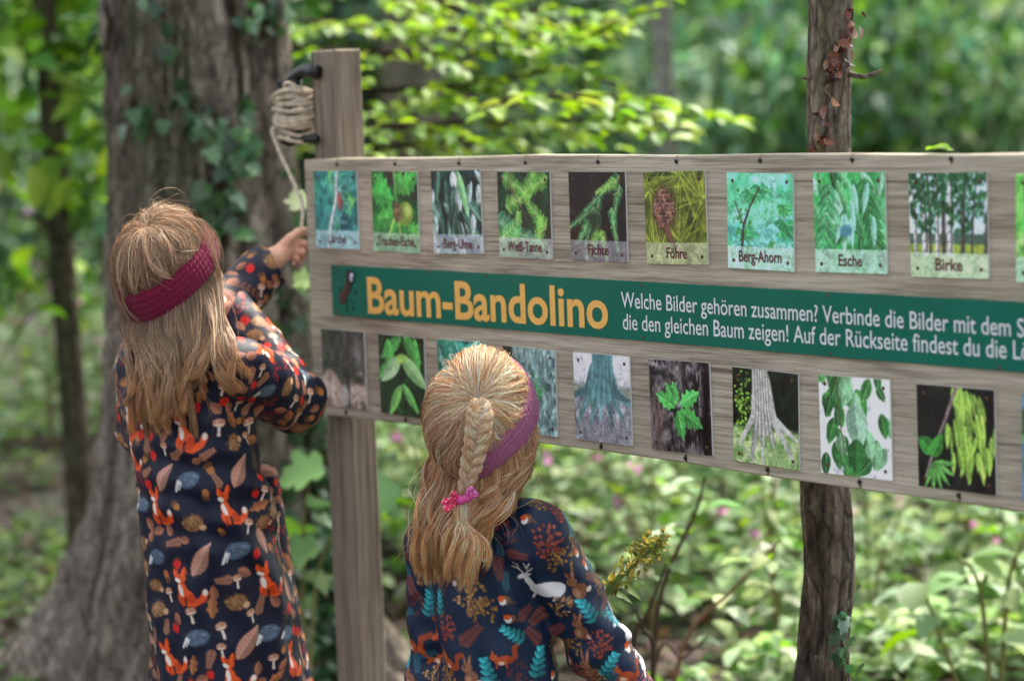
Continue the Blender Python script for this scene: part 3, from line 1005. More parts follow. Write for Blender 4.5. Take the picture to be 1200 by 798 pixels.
q2.build('leaves', M_LEAF, gr)

# a fresh leaf lying on the upper edge of the sign is laid down with the sign
# ------------------------------------------------------------------ painting on vertex grids (prints, fabrics)
class Canvas:
    """small picture in display colours 0-255, x to the right, y up, both 0..1"""
    def __init__(self, n, base, m=None, seed=0):
        self.n, self.m = n, m or n
        self.r = np.random.default_rng(seed)
        y, x = np.meshgrid(np.linspace(0, 1, self.m), np.linspace(0, 1, n), indexing='ij')
        self.X, self.Y = x, y
        self.img = np.ones((self.m, n, 3)) * np.array(base, float)
        self.A = np.zeros((self.m, n))
        self.px = 1.0 / n

    def put(self, a, c):
        self.img += a[..., None] * (np.array(c, float) - self.img)
        self.A += a * (1 - self.A)

    def mottle(self, cols, scale=6, seed=0, sx=1.0, sy=1.0, amp=1.0, mask=None):
        q = np.stack([self.X * scale * sx, self.Y * scale * sy, np.zeros_like(self.X) + seed * 3.7], -1)
        v = np.clip(fbm(q, seed) * 1.1 * amp + 0.5, 0, 1) * (len(cols) - 1)
        i = np.minimum(v.astype(int), len(cols) - 2)
        f = (v - i)[..., None]
        c = np.array(cols, float)
        new = c[i] * (1 - f) + c[i + 1] * f
        a = 1.0 if mask is None else mask[..., None]
        self.img += a * (new - self.img)
        if mask is None and self.n >= 100 and not self.A.any():       # small out-of-focus growth
            for _ in range(80):
                k_ = self.r.uniform(.02, .09)
                self.ell(self.r.uniform(0, 1), self.r.uniform(0, 1), k_, k_ * self.r.uniform(.25, .6), self.r.uniform(0, 3.1), c[self.r.integers(len(c))] * self.r.uniform(.5, 1.6), self.r.uniform(1, 5), .6)
            self.A[:] = 0

    def ell(self, x, y, rx, ry, ang=0, c=(0, 0, 0), soft=1.0, a=1.0):
        ca, sa = math.cos(ang), math.sin(ang)
        u = ((self.X - x) * ca + (self.Y - y) * sa) / rx
        v = (-(self.X - x) * sa + (self.Y - y) * ca) / ry
        d = (np.sqrt(u * u + v * v) - 1) * min(rx, ry)
        self.put(a * np.clip(0.5 - d / (soft * self.px * 1.5), 0, 1), c)

    def seg(self, x0, y0, x1, y1, w0, w1, c, soft=1.0, a=1.0):
        dx, dy = x1 - x0, y1 - y0
        t = np.clip(((self.X - x0) * dx + (self.Y - y0) * dy) / (dx * dx + dy * dy + 1e-9), 0, 1)
        d = np.hypot(self.X - x0 - t * dx, self.Y - y0 - t * dy) - (w0 + (w1 - w0) * t)
        self.put(a * np.clip(0.5 - d / (soft * self.px * 1.5), 0, 1), c)

    def line(self, pts, w0, w1, c, soft=1.0):
        k = len(pts) - 1
        for i in range(k):
            self.seg(*pts[i], *pts[i + 1], w0 + (w1 - w0) * i / k, w0 + (w1 - w0) * (i + 1) / k, c, soft)

    def leaf(self, x, y, L, W, ang, c, rib=None, tooth=0.0, soft=1.0, lobes=0):
        ca, sa = math.cos(ang), math.sin(ang)
        u = ((self.X - x) * ca + (self.Y - y) * sa) / L
        v = (-(self.X - x) * sa + (self.Y - y) * ca)
        uu = np.clip(u, 0, 1)
        half = W * (np.sin(np.pi * uu ** 0.8)) ** 0.8
        if lobes: half = half * (0.82 + 0.18 * np.cos(uu * lobes * 2 * np.pi))
        if tooth: half = half * (1 + tooth * np.sin(u * 60))
        d = np.abs(v) - half
        d = np.where((u < 0) | (u > 1), 1, d)
        m = np.clip(0.5 - d / (soft * self.px * 1.5), 0, 1)
        sh = np.where(v > 0, 1.12, 0.88)[..., None]
        self.img += m[..., None] * (np.array(c, float) * sh - self.img)
        self.A += m * (1 - self.A)
        if rib is not None:
            self.put(m * np.clip(1 - np.abs(v) / (self.px * 0.9), 0, 1) * 0.8, rib)
            self.put(m * 0.25 * (np.abs((u * 9 - np.abs(v) / max(W, 1e-3) * 1.2) % 1 - 0.5) < 0.13), rib)

    def strip(self, h, c, a):
        self.put(a * (self.Y < h), c)

    def lin(self):
        return lin(np.clip(self.img, 0, 255) / 255.0)


def fir_spray(c, x, y, L, ang, col, col2, k=26, nl=0.11):
    for i in range(k):
        t = i / k
        px, py = x + math.cos(ang) * L * t, y + math.sin(ang) * L * t
        for s in (-1, 1):
            a = ang + s * (1.05 - 0.35 * t)
            l_ = nl * (1.05 - 0.6 * t) * c.r.uniform(0.8, 1.15)
            cc = np.array(col if c.r.random() < 0.6 else col2) * c.r.uniform(0.85, 1.15)
            c.seg(px, py, px + math.cos(a) * l_, py + math.sin(a) * l_, 0.008, 0.003, cc, 0.9)
    c.seg(x, y, x + math.cos(ang) * L, y + math.sin(ang) * L, 0.007, 0.004, (150, 160, 110))


def print_larch(c):
    c.mottle([(10, 60, 70), (20, 105, 110), (60, 150, 140), (25, 90, 80)], 3, 1)
    for i in range(9):
        x, y = c.r.uniform(0, 1), c.r.uniform(0.25, 1)
        cc = [(70, 190, 150), (150, 215, 215), (40, 150, 110), (110, 200, 90)][i % 4]
        for k in range(15):
            a = c.r.uniform(0, 2 * math.pi)
            l_ = c.r.uniform(.1, .28)
            c.seg(x, y, x + math.cos(a) * l_, y + math.sin(a) * l_, .009, .003, np.array(cc) * c.r.uniform(.7, 1.1), 1.2)
    c.line([(.28, 0), (.36, .3), (.5, .62), (.55, 1)], .028, .02, (196, 196, 205))
    c.line([(.31, 0), (.39, .3), (.53, .62), (.58, 1)], .008, .008, (120, 115, 125))
    c.ell(.6, .6, .055, .12, 0, (118, 58, 60), 4)
    c.ell(.58, .64, .03, .07, 0, (170, 80, 80), 3)


def print_oak(c):
    c.mottle([(20, 70, 30), (30, 110, 45), (50, 140, 60)], 3, 2)
    c.ell(.85, .85, .3, .2, 0, (45, 38, 30), 12)
    c.ell(.45, .95, .14, .12, 0, (60, 35, 35), 8)
    for x, y, a, L in ((.05, .95, -.7, .5), (.65, .75, .6, .45), (.1, .4, .1, .6), (.75, .3, -.4, .4), (.4, .25, .4, .5), (.0, .75, -.2, .5), (.5, .95, -.6, .4)):
        c.leaf(x, y, L, .16, a, (52 + 20 * c.r.random(), 150 + 25 * c.r.random(), 60), (120, 195, 110), lobes=4, soft=1.6)
    c.line([(.5, .45), (.38, .25), (.3, .05)], .012, .01, (190, 205, 100))
    c.line([(.55, .42), (.62, .2), (.66, .05)], .012, .01, (190, 200, 90))
    c.line([(.5, 1), (.52, .7), (.58, .5)], .016, .014, (110, 170, 90))
    c.ell(.72, .48, .17, .15, .2, (112, 140, 50), 2)
    c.ell(.77, .52, .08, .07, .2, (160, 180, 90), 6)
    c.ell(.55, .5, .09, .13, .1, (95, 75, 45), 3)
    for i in range(25): c.ell(.55 + c.r.normal() * .04, .5 + c.r.normal() * .06, .012, .012, 0, (140, 115, 80))


def print_elm(c):
    c.mottle([(12, 25, 28), (20, 45, 45), (40, 80, 70)], 5, 3)
    for i in range(60):
        col = [(170, 195, 200), (90, 135, 125), (50, 105, 80), (200, 215, 222), (30, 75, 60)][i % 5]
        c.leaf(c.r.uniform(-.1, 1), c.r.uniform(.05, 1.05), c.r.uniform(.22, .4), c.r.uniform(.035, .07), c.r.uniform(-1.9, -.7), np.array(col) * c.r.uniform(.75, 1.05), (180, 205, 190), soft=1.3)
    c.leaf(.55, 1.0, .6, .07, -1.25, (120, 190, 120), (170, 220, 170))


def print_fir(c):
    c.mottle([(15, 35, 25), (25, 70, 40), (40, 45, 40)], 4, 4)
    for x, y, L, a in ((.95, .95, .5, 3.6), (.1, .95, .55, -.4), (.15, .6, .5, .3), (.9, .35, .5, 2.4), (.55, .75, .45, 1.0), (.3, .15, .4, 1.3), (.75, .1, .4, 1.4)):
        fir_spray(c, x, y, L, a, (110, 200, 70), (160, 225, 95), 22, .13)
    fir_spray(c, -.05, .42, .9, -.28, (70, 165, 110), (120, 200, 150), 34, .17)
    fir_spray(c, .0, .2, .5, .5, (90, 190, 80), (140, 215, 110), 20, .12)
    c.line([(.2, 1.0), (.3, .75), (.45, .6)], .01, .008, (130, 110, 80))


def print_spruce(c):
    c.mottle([(16, 18, 18), (28, 30, 26), (44, 36, 34)], 4, 5)
    for x, y, L, a in ((.9, .95, .75, 3.7), (.55, .7, .6, 4.2), (.45, .6, .55, 3.6), (.75, .6, .5, 4.9), (.5, .55, .5, 4.6), (.9, .85, .5, 4.4), (.35, .45, .35, 4.0)):
        fir_spray(c, x, y, L, a, (50, 140, 80), (110, 180, 110), 26, .085)
    for x, y, L, a in ((.5, .35, .4, 4.1), (.55, .35, .35, 5.0), (.85, .9, .4, 3.5)):
        fir_spray(c, x, y, L, a, (120, 190, 70), (150, 205, 90), 20, .08)
    c.ell(.45, .45, .12, .12, 0, (20, 35, 25), 10, .7)


def print_pine(c):
    c.mottle([(50, 60, 20), (95, 110, 30), (120, 130, 40)], 4, 6)
    for i in range(150):
        x, y = [(.55, .25), (.2, .1), (.95, .7), (.6, .95), (.1, .8)][i % 5]
        a = c.r.uniform(0, 2 * math.pi)
        l_ = c.r.uniform(.3, .75)
        c.seg(x, y, x + math.cos(a) * l_, y + math.sin(a) * l_, .008, .004, np.array((150, 165, 55)) * c.r.uniform(.6, 1.25), 1)
    c.ell(.32, .6, .19, .24, 0, (66, 44, 34), 14)
    for k in range(9):
        for j in range(7):
            x = .3 + (j - 3) * .052 * math.sin((k + 1.2) / 10 * math.pi) + (k % 2) * .02
            c.ell(x, .42 + k * .045, .03, .018, c.r.uniform(-.6, .6), np.array((128, 84, 70)) * c.r.uniform(.45, 1.35), 1.4)
            c.ell(x + .006, .436 + k * .045, .015, .006, c.r.uniform(-.5, .5), np.array((190, 150, 132)) * c.r.uniform(.7, 1.05), 1)
    c.line([(.35, .4), (.45, .2), (.6, .1)], .04, .03, (110, 70, 55))


def print_sycamore(c):
    c.mottle([(60, 170, 110), (90, 200, 150), (140, 225, 195), (70, 185, 120)], 3, 7)
    for i in range(24):
        x, y, s = c.r.uniform(0, 1), c.r.uniform(.15, 1), c.r.uniform(.1, .2)
        col = np.array([(80, 185, 165), (110, 205, 190), (50, 160, 90), (140, 220, 200), (60, 170, 80)][i % 5])
        for k in range(5): c.leaf(x, y, s, s * .3, -1.57 + (k - 2) * .7, col, (150, 225, 200), soft=1.6)
    c.line([(.22, .2), (.25, .45), (.35, .65), (.5, .85)], .022, .01, (70, 60, 60))
    c.line([(.25, .45), (.12, .7)], .012, .008, (80, 70, 70))
    for i in range(12): c.ell(.25 + c.r.normal() * .08, .5 + c.r.normal() * .15, .02, .02, 0, (50, 140, 40), 2)


def print_ash(c):
    c.mottle([(40, 150, 70), (70, 185, 100), (110, 205, 140)], 3, 8)
    for i in range(44):
        col = [(38, 122, 60), (70, 160, 90), (150, 215, 180), (30, 100, 55), (100, 190, 120)][i % 5]
        c.leaf(c.r.uniform(-.05, 1), c.r.uniform(.3, 1.05), c.r.uniform(.2, .36), c.r.uniform(.03, .06), c.r.uniform(-2.3, -.7), np.array(col) * c.r.uniform(.8, 1.15), (150, 210, 160), soft=1.4)
    for i in range(2):
        x, y, a = c.r.uniform(.2, 1), c.r.uniform(.8, 1.05), c.r.uniform(-2.3, -1.3)
        for k in range(7):
            t = k / 7 * .7
            for s in (-1, 1):
                c.leaf(x + math.cos(a) * t, y + math.sin(a) * t, .2, .035, a + s * .7, np.array((35, 120, 55) if i % 2 else (70, 165, 105)) * c.r.uniform(.8, 1.2), (130, 200, 140))
    for i in range(7): c.leaf(c.r.uniform(.4, .9), c.r.uniform(.5, .9), .32, .04, c.r.uniform(-2, -.9), (130, 205, 175), (170, 225, 200))
    c.ell(.45, .42, .09, .06, .2, (70, 130, 150), 2)


def print_birch(c):
    c.img[:] = (190, 215, 240)
    c.put(np.clip((.32 - c.Y) * 60, 0, 1), (120, 160, 70))
    c.mottle([(130, 165, 50), (170, 180, 70)], 8, 9, mask=(c.Y < .34) * 1.0)
    c.put(((c.Y > .32) & (c.Y < .42)) * 1.0, (75, 105, 90))
    for x, w_ in ((.08, .024), (.2, .042), (.27, .02), (.36, .028), (.44, .03), (.52, .04), (.68, .03), (.8, .014), (.97, .026)):
        c.line([(x, .24), (x + .05 * (x - .35), .6), (x + .2 * (x - .4), 1)], w_, w_ * .7, (205, 205, 205) if x in (.2, .36, .52, .08) else (95, 80, 70))
        c.line([(x + w_ * .5, .24), (x + w_ * .5 + .05 * (x - .35), .6), (x + w_ * .4 + .2 * (x - .4), 1)], w_ * .3, w_ * .3, (80, 75, 75))
        for k in range(8): c.seg(x - w_ * .6, .25 + k * .09, x, .25 + k * .09 + .01, .006, .004, (60, 55, 55))
    for i in range(420):
        x_ = c.r.uniform(0, 1)
        y = 1.05 - c.r.uniform(0, 1) ** 1.3 * (.42 + .22 * abs(math.sin(x_ * 7)))
        c.ell(x_, y, .03, .02, c.r.uniform(0, 3), np.array((35, 85, 45)) * c.r.uniform(.6, 1.5), 2, .85)


def print_lime(c):
    c.mottle([(40, 150, 50), (90, 190, 70), (150, 215, 110)], 3, 10)
    for i in range(14): c.leaf(c.r.uniform(0, 1), c.r.uniform(.2, 1), .35, .14, c.r.uniform(-2.4, -.6), np.array((90, 185, 70)) * c.r.uniform(.7, 1.2), (180, 225, 140))


def print_trunk(c):
    c.mottle([(35, 40, 38), (60, 62, 58), (90, 90, 86)], 7, 11)
    c.mottle([(150, 125, 115), (185, 165, 155), (110, 90, 82)], 6, 12, mask=np.clip((.42 - c.Y + .1 * np.sin(c.X * 9)) * 12, 0, 1))
    c.put(np.clip((.09 - np.abs(c.X - .56)) * 30, 0, 1), (60, 55, 52))
    c.mottle([(40, 38, 36), (105, 98, 92)], 22, 13, sy=.3, mask=np.clip((.07 - np.abs(c.X - .56)) * 40, 0, 1))
    c.ell(.5, .15, .1, .14, 0, (160, 155, 150), 4)
    for i in range(60): c.ell(c.r.uniform(0, .5), c.r.uniform(.5, 1), .04, .03, 0, np.array((55, 70, 50)) * c.r.uniform(.5, 1.3), 3, .7)
    c.ell(.85, .75, .1, .2, 0, (150, 140, 140), 9, .6)
    c.ell(.85, .38, .14, .06, 0, (50, 60, 45), 6)


def print_chestnut(c):
    c.mottle([(15, 40, 18), (25, 70, 28), (14, 24, 16)], 3, 14)
    for x, y, L, W, a in ((.5, .98, .55, .09, -2.6), (.55, 1, .5, .1, -.7), (.2, .95, .5, .1, -1.4), (.8, 1, .6, .08, -1.5), (.45, .7, .6, .1, 3.6), (.5, .7, .65, .1, -.55)):
        c.leaf(x, y, L, W, a, np.array((70, 165, 70)) * c.r.uniform(.75, 1.15), (150, 210, 130))
    c.leaf(.48, .72, .55, .11, 3.75, (150, 205, 140), (200, 230, 190))
    c.leaf(.5, .74, .65, .11, -.6, (130, 195, 115), (190, 225, 170))
    c.leaf(.48, .38, .5, .08, 4.1, (110, 195, 80), (190, 230, 150))
    c.leaf(.5, .4, .5, .07, -.8, (90, 175, 80), (170, 215, 140))
    c.ell(.5, .72, .12, .06, .1, (150, 215, 90), 3)


def print_needles(c):
    c.mottle([(30, 100, 90), (60, 150, 130), (110, 190, 170)], 4, 15)
    for i in range(90):
        x, y, a = c.r.uniform(0, 1), c.r.uniform(0, 1), c.r.uniform(0, 6.28)
        c.seg(x, y, x + math.cos(a) * .3, y + math.sin(a) * .3, .009, .004, [(150, 215, 200), (70, 165, 90), (30, 110, 90), (190, 225, 220)][i % 4])
    c.line([(0, .4), (.5, .6), (1, .9)], .02, .015, (110, 90, 80))


def print_bark(c):
    c.mottle([(75, 105, 105), (120, 152, 150), (150, 180, 178), (95, 125, 125)], 9, 16, sx=1.6, sy=.8)
    for i in range(46):
        x, y = c.r.uniform(.15, 1), c.r.uniform(0, 1)
        c.line([(x, y), (x + c.r.normal() * .02, y + .08), (x + c.r.normal() * .03, y + .17)], .007, .004, (62, 84, 84))
    c.mottle([(30, 38, 32), (50, 60, 48)], 8, 17, mask=np.clip((.2 - c.X) * 30, 0, 1) * np.clip((c.Y - .8) * 30, 0, 1))
    for i in range(26): c.seg(.55 + c.r.normal() * .08, .45 + c.r.normal() * .05, .6 + c.r.normal() * .1, .55 + c.r.normal() * .07, .008, .004, (80, 175, 95))


def print_roots(c):
    c.mottle([(105, 108, 120), (150, 152, 160), (120, 120, 130)], 26, 18)
    c.put(np.clip((c.Y - .62) * 14, 0, 1), (205, 208, 218))
    c.put(np.clip((c.Y - .52) * 20, 0, 1) * np.clip((.66 - c.Y) * 20, 0, 1), (140, 150, 130))
    for k, (x1, y1, w_) in enumerate(((-.05, .5, .07), (.06, .22, .06), (.3, .2, .055), (.46, .26, .05), (.68, .2, .05), (.85, .3, .06), (1.05, .42, .07), (.2, .4, .05), (.95, .5, .05))):
        c.line([(.5 + (x1 - .5) * .2, .8), (.5 + (x1 - .5) * .45, .58), (x1, y1)], .11, w_ * .35, np.array((108, 158, 164)) * (.72 + .12 * (k % 4)), 1.5)
    c.line([(.52, 1.05), (.53, .8), (.52, .6)], .19, .17, (105, 155, 158), 2)
    for k in range(5): c.line([(.4 + k * .06, 1), (.38 + k * .065, .75), (.24 + k * .12, .42)], .016, .01, (66, 108, 114), 5)


def print_sprout(c):
    c.mottle([(22, 22, 24), (60, 55, 56), (130, 125, 128), (30, 28, 30)], 10, 19, sx=1.7, sy=.6)
    c.put(np.clip((.08 - np.abs(c.X - .93)) * 20, 0, 1) * .8, (15, 15, 15))
    c.ell(.12, .3, .14, .3, 0, (120, 95, 90), 14, .6)
    for x, y, L, a in ((.44, .52, .26, 1.75), (.42, .5, .34, 2.75), (.42, .56, .24, 2.2), (.5, .52, .36, .45), (.5, .46, .4, -.45), (.46, .46, .34, -1.35)):
        c.leaf(x, y, L, .3 * L, a, np.array((75, 180, 80)) * c.r.uniform(.8, 1.15), (150, 220, 140), lobes=4)


def print_flare(c):
    c.mottle([(14, 24, 16), (30, 50, 30), (20, 22, 20)], 6, 20)
    c.mottle([(105, 150, 80), (150, 180, 115), (190, 200, 150)], 9, 21, mask=np.clip((.42 - c.Y) * 16, 0, 1))
    for i in range(110): c.ell(.16 + c.r.normal() * .09, .6 + c.r.normal() * .17, .018, .014, 0, np.array((125, 175, 60)) * c.r.uniform(.5, 1.25), 1)
    for x1, y1 in ((.1, .2), (.28, .02), (.45, .0), (.62, .22), (.92, .08), (.98, .3)):
        c.line([(.44 + (x1 - .5) * .12, .9), (.46 + (x1 - .5) * .35, .5), (x1, y1)], .075, .018, np.array((178, 178, 172)) * c.r.uniform(.8, 1.05), 2)
    c.line([(.42, 1.05), (.44, .7), (.46, .45)], .12, .14, (185, 184, 178), 2)
    for k in range(6): c.line([(.34 + k * .04, 1), (.36 + k * .04, .6), (.3 + k * .07, .2)], .007, .006, (115, 115, 112), 1.5)


def print_birch_leaf(c):
    c.mottle([(225, 235, 242), (238, 240, 245)], 3, 22)
    for i in range(40):
        x, y, s = c.r.uniform(0, 1), c.r.uniform(.1, 1.1), c.r.uniform(.16, .3)
        c.leaf(x, y, s * 1.1, s * .3, -1.57 + c.r.normal() * .4, np.array([(45, 120, 50), (70, 150, 70), (35, 95, 45), (120, 175, 130)][i % 4]) * c.r.uniform(.8, 1.1), (150, 200, 140))
    c.leaf(.5, .75, .5, .15, -1.45, (135, 180, 150), (180, 210, 190))
    c.leaf(.52, .38, .36, .13, -1.6, (44, 104, 50), (80, 140, 84))
    c.line([(.25, 1), (.28, .6), (.35, .2)], .008, .006, (90, 70, 60))


def print_ash_keys(c):
    c.mottle([(14, 14, 16), (26, 28, 24), (40, 34, 36)], 5, 23)
    for i in range(75):
        y = c.r.uniform(.35, 1.02)
        x = .62 + c.r.normal() * .13 + (1 - y) * .25 * c.r.uniform(-.4, 1.3)
        c.leaf(x, y, c.r.uniform(.2, .34), .03, -1.5 + c.r.normal() * .16, np.array((150, 205, 65)) * c.r.uniform(.55, 1.2), (195, 230, 130))
    c.line([(.52, 1.0), (.38, .7), (.22, .4), (.1, .1)], .022, .016, (130, 112, 112))
    c.leaf(.22, .35, .25, .09, 2.6, (50, 130, 50), (110, 180, 90))
    c.leaf(.18, .3, .28, .08, 1.0, (60, 140, 50), (110, 180, 90))
    for k in range(6): c.leaf(.2, .25, .3, .03, -2 + k * .4, (95, 165, 75), None)


def print_sky(c):
    c.mottle([(40, 90, 150), (90, 140, 190), (40, 110, 70)], 3, 24)
    for i in range(30): c.leaf(c.r.uniform(0, 1), c.r.uniform(0, 1), .25, .08, c.r.uniform(0, 6), np.array((60, 140, 80)) * c.r.uniform(.6, 1.2))


# ------------------------------------------------------------------ the sign
PSI, BX, BY = 0.9031, -0.3224, 4.0968
BS = np.array([math.cos(PSI), -math.sin(PSI), 0.0])     # along the board, towards the right of the photograph
BN = np.array([-math.sin(PSI), -math.cos(PSI), 0.0])    # out of its front face
BO = np.array([BX, BY, CAM_H])
ZU = np.array([0, 0, 1.0])


def B(s, t, o=0.0):
    s, t, o = np.broadcast_arrays(np.asarray(s, float), np.asarray(t, float), np.asarray(o, float))
    return BO + s[..., None] * BS + t[..., None] * ZU + o[..., None] * BN


def board_st(px, py, off=0.0):
    d = FWD + (px - 600) / FPX * RGT - (py - 399) / FPX * UPV
    o = BO + off * BN
    k = ((o - CAM) @ BN) / (d @ BN)
    q = CAM + d * k - o
    return q @ BS, q[2]


def wood(name, c_dark, c_mid, c_light, rot, along='x', fine=1.0):
    m, t = new_mat(name)
    out = N(t, 'ShaderNodeOutputMaterial')
    b = N(t, 'ShaderNodeBsdfPrincipled', Roughness=0.85)
    b.inputs['Specular IOR Level'].default_value = 0.25
    tc = N(t, 'ShaderNodeTexCoord')
    m1 = N(t, 'ShaderNodeMapping')
    m1.inputs['Rotation'].default_value = (0, 0, rot)
    t.links.new(tc.outputs['Object'], m1.inputs[0])
    sc = (2.2, 60, 60) if along == 'x' else (60, 60, 2.2)
    m2 = N(t, 'ShaderNodeMapping')
    m2.inputs['Scale'].default_value = tuple(x * fine * (2.0 if along == 'x' else 1.3) for x in sc)
    t.links.new(m1.outputs[0], m2.inputs[0])
    n1 = N(t, 'ShaderNodeTexNoise', Scale=1.0, Detail=7.0, Roughness=0.65, Distortion=0.6)
    t.links.new(m2.outputs[0], n1.inputs['Vector'])
    m3 = N(t, 'ShaderNodeMapping')
    m3.inputs['Scale'].default_value = (1.2, 9, 9) if along == 'x' else (9, 9, 1.2)
    t.links.new(m1.outputs[0], m3.inputs[0])
    n2 = N(t, 'ShaderNodeTexNoise', Scale=1.0, Detail=4.0, Distortion=1.0)
    t.links.new(m3.outputs[0], n2.inputs['Vector'])
    m4 = N(t, 'ShaderNodeMapping')
    m4.inputs['Scale'].default_value = (16, 380, 380) if along == 'x' else (330, 330, 12)
    t.links.new(m1.outputs[0], m4.inputs[0])
    n3 = N(t, 'ShaderNodeTexNoise', Scale=1.0, Detail=3.0)
    t.links.new(m4.outputs[0], n3.inputs['Vector'])
    mx = N(t, 'ShaderNodeMath', _operation='MULTIPLY_ADD')
    mx.inputs[1].default_value = 0.55
    t.links.new(n1.outputs['Fac'], mx.inputs[0])
    m5 = N(t, 'ShaderNodeMath', _operation='MULTIPLY')
    m5.inputs[1].default_value = 0.45
    t.links.new(n2.outputs['Fac'], m5.inputs[0])
    t.links.new(m5.outputs[0], mx.inputs[2])
    m6 = N(t, 'ShaderNodeMath', _operation='MULTIPLY_ADD')
    m6.inputs[1].default_value = 0.38
    m6.inputs[2].default_value = -0.19
    t.links.new(n3.outputs['Fac'], m6.inputs[0])
    ad = N(t, 'ShaderNodeMath', _operation='ADD')
    t.links.new(mx.outputs[0], ad.inputs[0])
    t.links.new(m6.outputs[0], ad.inputs[1])
    cr = N(t, 'ShaderNodeValToRGB')
    e = cr.color_ramp.elements
    e[0].position, e[0].color = 0.33, (*c_dark, 1)
    e[1].position, e[1].color = 0.66, (*c_light, 1)
    k = cr.color_ramp.elements.new(0.48)
    k.color = (*c_mid, 1)
    t.links.new(ad.outputs[0], cr.inputs[0])
    n4 = N(t, 'ShaderNodeTexNoise', Scale=5.0, Detail=5.0, Roughness=0.6)
    t.links.new(m3.outputs[0], n4.inputs['Vector'])
    n4.inputs['Scale'].default_value = 0.55
    c4 = N(t, 'ShaderNodeMapRange')
    c4.inputs['From Min'].default_value, c4.inputs['From Max'].default_value = 0.48, 0.72
    c4.inputs['To Max'].default_value = 0.55
    t.links.new(n4.outputs['Fac'], c4.inputs['Value'])
    st_ = N(t, 'ShaderNodeMix', _data_type='RGBA', _blend_type='MULTIPLY')
    t.links.new(c4.outputs[0], st_.inputs[0])
    t.links.new(cr.outputs[0], st_.inputs[6])
    st_.inputs[7].default_value = (0.66, 0.62, 0.52, 1)
    vk = N(t, 'ShaderNodeTexVoronoi', Scale=4.2, Randomness=1.0)
    mk = N(t, 'ShaderNodeMapping')
    mk.inputs['Scale'].default_value = (0.75, 1.6, 1.6) if along == 'x' else (1.6, 1.6, 0.75)
    t.links.new(m1.outputs[0], mk.inputs[0])
    t.links.new(mk.outputs[0], vk.inputs['Vector'])
    kr = N(t, 'ShaderNodeMapRange')
    kr.inputs['From Min'].default_value, kr.inputs['From Max'].default_value = 0.035, 0.085
    kr.inputs['To Min'].default_value, kr.inputs['To Max'].default_value = 0.75, 0.0
    t.links.new(vk.outputs['Distance'], kr.inputs['Value'])
    nc_ = N(t, 'ShaderNodeTexNoise', Scale=1.0, Detail=2.0)
    mc = N(t, 'ShaderNodeMapping')
    mc.inputs['Scale'].default_value = (1.6, 120, 120) if along == 'x' else (120, 120, 1.6)
    t.links.new(m1.outputs[0], mc.inputs[0])
    t.links.new(mc.outputs[0], nc_.inputs['Vector'])
    rc = N(t, 'ShaderNodeMapRange')
    rc.inputs['From Min'].default_value, rc.inputs['From Max'].default_value = 0.655, 0.70
    rc.inputs['To Max'].default_value = 0.5
    t.links.new(nc_.outputs['Fac'], rc.inputs['Value'])
    mxk = N(t, 'ShaderNodeMath', _operation='MAXIMUM')
    t.links.new(kr.outputs[0], mxk.inputs[0])
    t.links.new(rc.outputs[0], mxk.inputs[1])
    kn = N(t, 'ShaderNodeMix', _data_type='RGBA', _blend_type='MULTIPLY')
    t.links.new(mxk.outputs[0], kn.inputs[0])
    t.links.new(st_.outputs[2], kn.inputs[6])
    kn.inputs[7].default_value = (0.22, 0.17, 0.13, 1)
    t.links.new(kn.outputs[2], b.inputs['Base Color'])
    bp = N(t, 'ShaderNodeBump', Strength=0.55, Distance=0.003)
    t.links.new(ad.outputs[0], bp.inputs['Height'])
    t.links.new(bp.outputs[0], b.inputs['Normal'])
    t.links.new(b.outputs[0], out.inputs[0])
    return m


M_BOARD = wood('weathered_wood', rgb(126, 116, 102), rgb(172, 162, 144), rgb(206, 197, 179), PSI, 'x')
M_POST = wood('post_wood', rgb(84, 75, 64), rgb(124, 113, 99), rgb(154, 143, 126), PSI, 'z')
M_PRINT = principled('printed_panel', attr=True, rough=0.32, spec=0.5, scale=9)
M_HEADER = principled('green_panel', rgb(0, 104, 84), rough=0.45, var=0.07, scale=14, spec=0.25)
M_YELLOW = principled('ochre_letters', rgb(238, 186, 96), rough=0.4, var=0.03)
M_WHITE = principled('white_letters', rgb(222, 226, 230), rough=0.4, var=0.03)
M_MAROON = principled('maroon_letters', rgb(96, 30, 40), rough=0.45, var=0.04)
M_RUST = principled('rusty_screw', rgb(92, 58, 36), rough=0.75, var=0.4, bump=0.4, scale=300)
M_DARKMETAL = principled('dark_metal', rgb(34, 34, 36), rough=0.5, var=0.2, scale=120)
M_BLACK = principled('black_plastic', rgb(20, 21, 23), rough=0.38, var=0.1)
M_ROPE = principled('rope', attr=True, rough=0.9, bump=0.8, scale=500, var=0.12)

_tmpc = bpy.data.curves.new('letters', 'FONT')
_tmpo = bpy.data.objects.new('letters', _tmpc)
COL.objects.link(_tmpo)


def text2d(txt, bold=0.0, thick=0.0):
    """outline letters as a flat mesh: points (n, 3) and faces"""
    _tmpc.body = txt
    _tmpc.offset = bold
    _tmpc.extrude = thick
    _tmpc.resolution_u = 4
    bpy.context.view_layer.update()
    dg = bpy.context.evaluated_depsgraph_get()
    me = _tmpo.evaluated_get(dg).to_mesh()
    v = np.zeros(len(me.vertices) * 3)
    me.vertices.foreach_get('co', v)
    f = [list(p.vertices) for p in me.polygons]
    _tmpo.evaluated_get(dg).to_mesh_clear()
    return v.reshape(-1, 3), f


sign = thing('information_sign', B(0.0, 0.0, -0.06) * np.array([1, 1, 0]), 'weathered wooden picture sign with green title panel, two rows of tree pictures and square post', 'sign')

